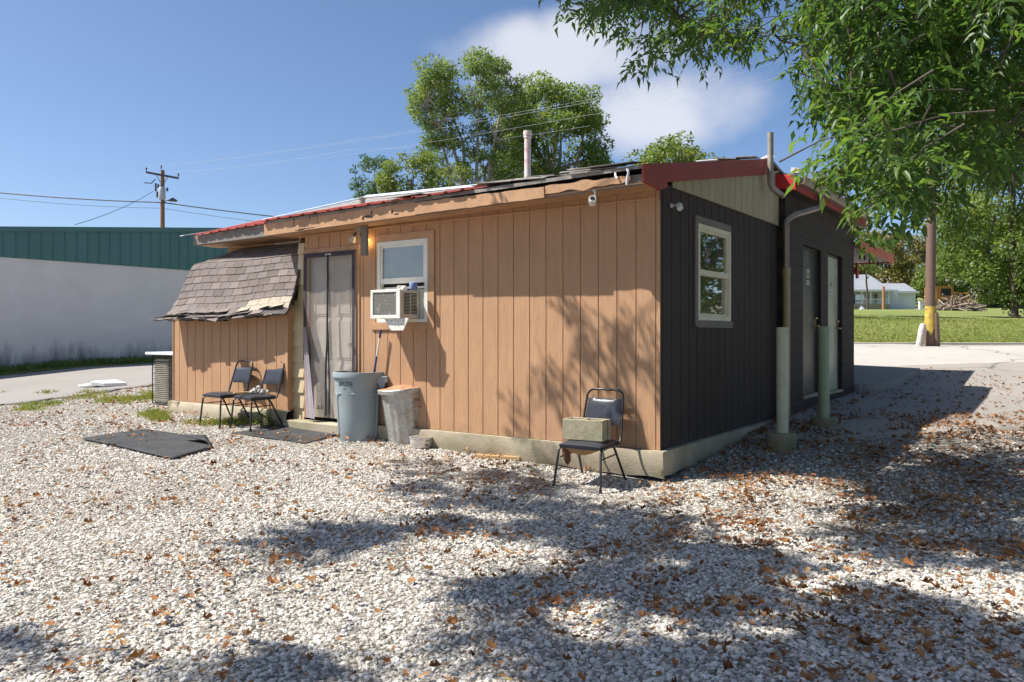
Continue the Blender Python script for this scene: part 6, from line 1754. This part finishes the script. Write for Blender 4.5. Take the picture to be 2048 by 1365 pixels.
def near_tree():
    rg = random.Random(77)
    base = (6.6, 4.2, gz(6.6, 4.2)); t = thing('overhanging_tree', 'leafy tree whose feathery branches hang into the sky from the upper right', 'tree', base)
    B = Vector(base); trunk = [Vector((0,0,-.3)), Vector((-.1,.05,1.6)), Vector((-.3,.2,3.2)), Vector((-.7,.5,4.8)), Vector((-.9,.7,6.6))]
    m = MB(); m.tube(trunk, [.30,.25,.22,.17,.10], 10)
    limbs = []
    for (end, r) in ((P(1700,120,7.5),.075),(P(1350,40,6.6),.06),(P(1960,60,6.5),.07),(P(1560,-60,7.2),.07),(P(1200,-120,6.8),.055),(P(1480,90,6.4),.04)):
        e = end - B; s = trunk[3].lerp(trunk[2], rg.random()*.6); mid = s.lerp(e, .5)+Vector((rg.uniform(-.3,.3), rg.uniform(-.3,.3), .55)); q = s.lerp(e, .78)+Vector((0,0,.3))
        ctl = [s, s.lerp(mid, .55)+Vector((0,0,.12)), mid, q, e]; path = []
        for u in range(4):
            for w_ in range(4): path.append(ctl[u].lerp(ctl[u+1], w_/4) + Vector((rg.gauss(0,.035), rg.gauss(0,.035), rg.gauss(0,.04)))*(1 if u+w_ else 0))
        path.append(e); nl = len(path)-1
        m.tube(path, [r*(1-.9*(i/nl)**.8) for i in range(nl+1)], 7); limbs.append(path)
    twigs = []
    nn = 0
    while nn < 720:
        px, py = rg.uniform(1030, 2110) if rg.random() < .7 else rg.uniform(1580, 2110), rg.uniform(-70, 500)
        if not poly_in(px, py, CROWN): continue
        v = vnoise(px*.010, py*.013, 4); thr = -.12 if px < 1600 else -.2
        if px > 1880 and py > 250: thr = .16
        if 1505 < px < 1590 and py < 190: thr = .22
        if py > 330: thr = max(thr, .0)
        if px < 1500 and py > 60: thr -= .05
        if v < thr: continue
        d = rg.uniform(5.6, 8.6) if px < 1600 else rg.uniform(4.4, 7.6)
        if py > 300 and px < 1800: d = rg.uniform(4.0, 5.4)
        tip = P(px, py, d) - B + Vector((.05,0,.17))
        dv = Vector((rg.uniform(-1,.35), rg.uniform(-.6,.6), rg.uniform(-.7,.15))); twigs.append((tip, dv, rg.uniform(.22,.42))); nn += 1
    # twigs join the limbs
    for (tip, dv, r) in twigs[::3]:
        s = Vector(tip) - dv.normalized()*r*1.1; best = min((q for pth in limbs for q in pth[1:]), key=lambda q: (q-s).length)
        if (best-s).length > 1.3: continue
        mid = s.lerp(best, .5)+Vector((rg.uniform(-.1,.1), rg.uniform(-.1,.1), .10)); m.tube([best, best.lerp(mid,.5)+Vector((rg.gauss(0,.03), rg.gauss(0,.03), .03)), mid, mid.lerp(s,.5)+Vector((rg.gauss(0,.03), rg.gauss(0,.03), .02)), s], [.011,.009,.0075,.006,.004], 5, caps=False)
    # canopy above and beside the frame
    for i in range(130):
        a = rg.uniform(0, 2*PI); q = 3.6*rg.random()**.5; c = Vector((q*math.cos(a)-.3, q*math.sin(a)+.6, rg.uniform(3.6, 8.2)-.25*q))
        w = c+B
        if w.y > .5:
            px, py = CX+w.x/w.y*F, HY-(w.z-CZ)/w.y*F
            if px < 2140 and py > -60: continue
        twigs.append((c, Vector((math.cos(a), math.sin(a), -.4)), .5))
    for pth in limbs:
        for i in range(60):
            q = pth[rg.randrange(3, len(pth))]; c = q + Vector((rg.gauss(0,.45), rg.gauss(0,.45), rg.gauss(.05,.35))); w = c+B
            px, py = CX+w.x/max(.3, w.y)*F, HY-(w.z-CZ)/max(.3, w.y)*F
            if w.y > .3 and px < 2110 and py > -50: continue
            twigs.append((c, Vector((rg.uniform(-1,1), rg.uniform(-1,1), rg.uniform(-.7,.1))), .35))
    tw = leafy('overhanging_tree', t, twigs, 5, ll=.078, per=6, wr=.33); m.add(tw.v, tw.f)
    m.build('trunk', M['bark'], t, smooth=True)
near_tree()

SHADE = [  # regions that lie in tree shade: polygon in survey pixels, clusters, keep-threshold
 ([(520,1085),(640,1045),(900,1020),(1000,1040),(960,1090),(760,1110),(560,1115)], 22, -.1),
 ([(780,960),(880,925),(1000,935),(1100,960),(1240,1000),(1360,1015),(1440,1065),(1500,1100),(1300,1110),(1100,1080),(950,1010)], 78, -.16),
 ([(1100,1110),(1500,1110),(1650,1155),(1800,1195),(2048,1225),(2048,1365),(1150,1365),(1020,1280),(1030,1170)], 175, -.14),
 ([(520,1330),(800,1310),(1100,1305),(1100,1365),(560,1365)], 7, .0),
 ([(1620,905),(1800,905),(2048,930),(2048,1150),(1800,1110),(1700,1050),(1790,980)], 85, -.15),
 ([(1780,905),(2048,930),(2048,1030),(1850,1000)], 16, -.3),
 ([(0,1270),(70,1270),(60,1320),(0,1330)], 3, -1)]
def shade_tree():
    rg = random.Random(31)
    base = (-6.8, -1.6, gz(-6.8, -1.6)); B = Vector(base)
    t = thing('shade_tree', 'tall tree standing outside the picture whose crown shades the gravel', 'tree', base)
    cl = []
    def cast(G, k):
        return G - ST*k
    def visible(C):
        if C.y < .3: return False
        px, py = CX+C.x/C.y*F, HY-(C.z-CZ)/C.y*F
        return -120 < px < 2170 and py > -140
    def addc(G, r, n, k0=None):
        k = rg.uniform(6.5, 11.0) if k0 is None else k0+rg.random(); C = cast(G, k)
        while visible(C) and k < 16: k += .3; C = cast(G, k)
        cl.append((C, r, n))
    for poly, num, thr in SHADE:
        c = 0; xs = [p[0] for p in poly]; ys = [p[1] for p in poly]; tries = 0
        while c < num and tries < 20000:
            tries += 1
            px, py = rg.uniform(min(xs), max(xs)), rg.uniform(min(ys), max(ys))
            if not poly_in(px, py, poly): continue
            if rg.random() > (HY/ max(1, py))**1.0 and False: continue
            G = ground_at(px, py)
            if vnoise(G.x*1.5, G.y*2.6, 6) + .5*vnoise(G.x*.5, G.y*.9, 3) < thr: continue
            addc(G, rg.uniform(.05, .16), rg.randint(1, 4)); c += 1
    # streaks on the lower right of the tan wall
    for (px, py) in ((1165,640),(1200,700),(1228,645),(1262,665),(1292,740),(1288,625),(1240,750),(1125,790),(1060,820)):
        x, z = wA(px, py); G = loc2w(x, 0, z); addc(G, .04, 1, 4.6)
    m = MB(); top = Vector((1.4, 1.8, 6.5)); trunk = [Vector((0,0,-.3)), Vector((.1,.1,2)), Vector((.5,.5,4.2)), top, Vector((2.2,2.8,8.6))]
    m.tube(trunk, [.36,.30,.26,.2,.1], 10)
    tw = []
    nodes = [Vector(q) for q in trunk[2:]]
    order = sorted(cl, key=lambda c: (c[0]-B-top).length)
    for (C, r, n) in order:
        c = C-B; best = min(nodes, key=lambda q: (q-c).length); L = (best-c).length
        mid = best.lerp(c, .5)+Vector((0,0,.08*L)); rr_ = .012+.004*min(4, L)
        m.tube([best, mid, c], [rr_, rr_*.8, rr_*.5], 5, caps=False); nodes += [c, mid] if L > 1 else [c]
        for i in range(n):
            tip = c + Vector((rg.gauss(0, r*.6), rg.gauss(0, r*.6), rg.gauss(0, r*.45))); tw.append((tip, Vector((rg.uniform(-1,1), rg.uniform(-1,1), rg.uniform(-.5,.2))), .16))
    k = leafy('shade_tree', t, tw, 9, ll=.115, per=4, wr=.36, tpl=LEAF4); m.add(k.v, k.f)
    m.build('trunk', M['bark'], t, smooth=True)
shade_tree()

# =================================================================== FALLEN LEAVES, GRASS, WEEDS
DL = (np.array([(0,0,.02),(.5,0,-.03),(1,.04,.16),(.14,-.22,.10),(.36,-.50,.28),(.50,-.26,.10),(.78,-.36,.30),(.16,.20,.04),(.42,.46,.20),(.54,.22,.06),(.80,.30,.10)], float), [(0,3,1),(3,4,5,1),(5,6,2,1),(0,1,7),(7,1,9,8),(9,1,2,10)])
def fallen():
    rg = np.random.default_rng(4); pos = []; sizes = []
    def dens(X, Y):
        n = .5+.9*vnoise(X*.9, Y*.9, 8); n2 = .5+.8*vnoise(X*2.6, Y*2.6, 3)
        d = 230*max(0, n)*max(.03, n2)**1.6*1.6
        x, v = w2loc(X, Y)
        if X > -2.5: d *= 1 + 2.0*sst(-2.5, 1.5, X)
        if X > 1.0: d += 460*sst(1.0, 4.2, X)*max(.05, n*n2*1.6)*sst(2.5, 5.5, Y)*(1 if Y < 9.3 else .35)
        if X > .5 and Y > 10.2: d *= .16
        if X < -1 and v > -1.2: d *= .9
        if x > .0 and x < .55 and v > .2 and Y < 13: d += 70
        return d
    tries = 0
    A = 14*17.0
    N = int(A*600)
    X = rg.uniform(-8, 9.5, N); Y = rg.uniform(2.2, 16.5, N); R = rg.uniform(0, 600, N)
    for x, y, r in zip(X, Y, R):
        if abs(x) > .7*y+.4: continue
        if r > dens(x, y): continue
        if inside_buildings(x, y) or inalley(x, y): continue
        z = gz(x, y) + (.058 if (x > .5 and inlot(x, y)) else .040 if not any(poly_in(x, y, p) for p in MATP) else .036)
        pos.append((x, y, z + rg.uniform(-.008, .012)))
    n = len(pos); pos = np.array(pos); a = rg.uniform(0, 2*PI, n)
    dirs = np.stack([np.cos(a), np.sin(a), rg.normal(.0, .16, n)], 1); ups = np.stack([rg.normal(0, .35, n), rg.normal(0, .35, n), np.ones(n)], 1)
    L = rg.uniform(.022, .056, n)*rg.choice([.7, 1, 1.25], n); o = leaf_mesh('fallen_leaves', pos, dirs, ups, L, L*rg.uniform(.5, .95, n), M['deadleaf'], None, DL, curl=(-.2, 2.2))
    kind(o, 'stuff', 'brown fallen leaves scattered over the gravel and paving', 'leaves')
    # dark walnut hulls on the paving
fallen()
def grass():
    rg = np.random.default_rng(8); pos = []; 
    def patch(cx, cy, rx, ry, n):
        for _ in range(n):
            a = rg.uniform(0, 2*PI); q = rg.random()**.7; px, py = cx+rx*q*math.cos(a), cy+ry*q*math.sin(a); g = ground_at(px, py)
            if vnoise(g.x*1.6, g.y*1.6, 2) < -.12: continue
            pos.append((g.x, g.y, g.z))
    patch(225, 800, 95, 10, 190); patch(110, 812, 70, 6, 60); patch(315, 832, 32, 8, 80); patch(60, 820, 40, 5, 40); patch(300, 795, 25, 8, 110); patch(365, 842, 60, 6, 110); patch(440, 848, 70, 6, 110); patch(40, 945, 30, 5, 30); patch(120, 787, 120, 3, 90)
    P_, D_, U_, L_ = [], [], [], []
    for p in pos:
        for k in range(9):
            a = rg.uniform(0, 2*PI); P_.append((p[0]+rg.normal(0,.05), p[1]+rg.normal(0,.05), p[2])); D_.append((.55*math.cos(a), .55*math.sin(a), rg.uniform(.5, 1.2))); U_.append((math.cos(a+1.5), math.sin(a+1.5), .2)); L_.append(rg.uniform(.03, .12))
    L_ = np.array(L_); o = leaf_mesh('grass', np.array(P_), np.array(D_), np.array(U_), L_, np.full(len(L_), .012), M['grassblade'], None, LEAF4); kind(o, 'stuff', 'tufts of yellow green grass in the gravel', 'grass')
    # taller lawn blades along the bank, so that the edge is not a clean line
    P_, D_, U_, L_ = [], [], [], []
    for _ in range(26000):
        y = 24.7+abs(rg.normal(0, 5.5)); x = rg.uniform(6, 1.0*y*.66+2)
        a = rg.uniform(0, 2*PI); P_.append((x, y, gz(x, y)+.05)); D_.append((.6*math.cos(a), .6*math.sin(a), rg.uniform(.5, 1))); U_.append((math.cos(a+1.5), math.sin(a+1.5), .2)); L_.append(rg.uniform(.04, .11))
    L_ = np.array(L_); o = leaf_mesh('lawn_grass', np.array(P_), np.array(D_), np.array(U_), L_, L_*.25, M['grassblade'], None, LEAF4); kind(o, 'stuff', 'taller grass blades on the bank across the street', 'grass')
    P_, D_, U_, L_ = [], [], [], []
    for _ in range(5000):
        v = rg.uniform(-5, 16); tt = rg.uniform(18.3, 19.1); w = loc2w(-tt, v); a = rg.uniform(0, 2*PI); P_.append((w.x, w.y, gz(w.x, w.y)+.04)); D_.append((.5*math.cos(a), .5*math.sin(a), 1)); U_.append((math.cos(a+1.5), math.sin(a+1.5), .2)); L_.append(rg.uniform(.08, .25))
    L_ = np.array(L_); o = leaf_mesh('verge_grass', np.array(P_), np.array(D_), np.array(U_), L_, L_*.2, M['weed'], None, LEAF4); kind(o, 'stuff', 'dark green grass along the foot of the white wall', 'grass')
grass()
def weed(label, px, py, h, n, spread, seed, ll=.06):
    rg = random.Random(seed); g = ground_at(px, py); t = thing('weed_plant', label, 'weed', g); m = MB(); P_, D_, U_, L_ = [], [], [], []
    for i in range(n):
        a = rg.uniform(0, 2*PI); e = Vector((spread*math.cos(a)*rg.random(), spread*math.sin(a)*rg.random(), h*rg.uniform(.45, 1) if i else h)); s = Vector((rg.gauss(0, spread*.25), rg.gauss(0, spread*.2), 0)); e += s
        mid = s.lerp(e, .5)+Vector((rg.gauss(0,.02), rg.gauss(0,.02), 0)); m.tube([s, mid, e], [.004,.003,.0015], 4)
        for k in range(11):
            f = (k+1)/11; p = s.lerp(mid, f*2) if f < .5 else mid.lerp(e, f*2-1); b = rg.uniform(0, 2*PI); P_.append(p); D_.append((math.cos(b), math.sin(b), rg.uniform(-.2,.5))); U_.append((rg.gauss(0,.2), rg.gauss(0,.2), 1)); L_.append(ll*rg.uniform(.5,1.1)*(1.1-.5*f))
    m.build('stem', M['weed'], t); L_ = np.array(L_); leaf_mesh('foliage', np.array(P_), np.array(D_), np.array(U_), L_, L_*.5, M['weed'], t, LEAF5)
weed('green weed growing against the foundation left of the torn chair', 1076, 921, .27, 7, .12, 1, .05)
weed('low leafy weeds beneath the torn chair', 1172, 938, .12, 5, .10, 2, .05)
weed('bushy green weed behind the paired chairs at the shed corner', 535, 853, .26, 22, .24, 3, .06)
weed('yellowish weed between the left chair and the shed', 470, 850, .14, 12, .2, 4, .05)

# =================================================================== LIGHT, SKY, CAMERA
sun = bpy.data.lights.new('sun', 'SUN'); sun.energy = SUN_E; sun.angle = math.radians(.53); sun.color = (1, .97, .92)
so = bpy.data.objects.new('sun', sun); link(so); so.rotation_euler = ST.to_track_quat('-Z', 'Y').to_euler()
w = bpy.data.worlds.new('World'); scene.world = w; w.use_nodes = True
nt = w.node_tree; N = nt.nodes; bg = N['Background']
sky = N.new('ShaderNodeTexSky'); sky.sky_type = 'NISHITA'; sky.sun_disc = False; sky.sun_elevation = SUN_EL
sky.sun_rotation = math.atan2(to_sun.x, to_sun.y); sky.altitude = 200; sky.air_density = .72; sky.dust_density = 1.3; sky.ozone_density = 3.0
tc = N.new('ShaderNodeTexCoord'); sp = N.new('ShaderNodeSeparateXYZ'); nt.links.new(tc.outputs['Generated'], sp.inputs[0])
def mt(op, a, b=None):
    q = N.new('ShaderNodeMath'); q.operation = op
    for i, v in enumerate((a, b)):
        if v is None: continue
        if isinstance(v, bpy.types.NodeSocket): nt.links.new(v, q.inputs[i])
        else: q.inputs[i].default_value = v
    return q.outputs[0]
# one bank of cloud low in the sky ahead, to the right: azimuth and elevation coordinates
az = mt('ARCTAN2', sp.outputs[0], sp.outputs[1]); el = mt('ARCSINE', sp.outputs[2])
nz = N.new('ShaderNodeTexNoise'); nz.inputs['Scale'].default_value = 5.5; nz.inputs['Detail'].default_value = 7; nz.inputs['Roughness'].default_value = .55; nt.links.new(tc.outputs['Generated'], nz.inputs['Vector'])
def blob(a0, e0, ra, re): 
    x = mt('DIVIDE', mt('SUBTRACT', az, a0), ra); y = mt('DIVIDE', mt('SUBTRACT', el, e0), re)
    return mt('SUBTRACT', 1.0, mt('ADD', mt('MULTIPLY', x, x), mt('MULTIPLY', y, y)))
b = mt('MAXIMUM', mt('MAXIMUM', blob(.07, .335, .17, .06), blob(.18, .27, .16, .06)), blob(.02, .345, .07, .045))
dn = mt('ADD', b, mt('MULTIPLY', mt('SUBTRACT', nz.outputs['Fac'], .5), 2.1))
mr = N.new('ShaderNodeMapRange'); mr.interpolation_type = 'SMOOTHSTEP'; nt.links.new(dn, mr.inputs[0]); mr.inputs[1].default_value = -.15; mr.inputs[2].default_value = .95; mr.inputs[4].default_value = .66
hs = N.new('ShaderNodeHueSaturation'); hs.inputs['Saturation'].default_value = SKY_SAT; hs.inputs['Value'].default_value = 1.0; nt.links.new(sky.outputs[0], hs.inputs['Color'])
mx = N.new('ShaderNodeMix'); mx.data_type = 'RGBA'; nt.links.new(mr.outputs[0], mx.inputs[0]); nt.links.new(hs.outputs[0], mx.inputs[6]); mx.inputs[7].default_value = CLOUD
nt.links.new(mx.outputs[2], bg.inputs['Color']); bg.inputs['Strength'].default_value = SKY_S

cd = bpy.data.cameras.new('camera'); cam = bpy.data.objects.new('camera', cd); link(cam)
cam.location = (0, 0, CZ); cam.rotation_euler = (PI/2, 0, 0); cd.sensor_width = 36; cd.lens = F/2048*36
cd.shift_y = (HY-682.5)/2048; cd.clip_end = 3000; cd.clip_start = .05
scene.camera = cam
vs_ = scene.view_settings; scene.display_settings.display_device = 'sRGB'
vs_.view_transform = 'Standard'; vs_.look = 'None'; vs_.exposure = EXPO; vs_.gamma = 1; vs_.use_curve_mapping = False
scene.cycles.max_bounces = 8; scene.cycles.transparent_max_bounces = 12
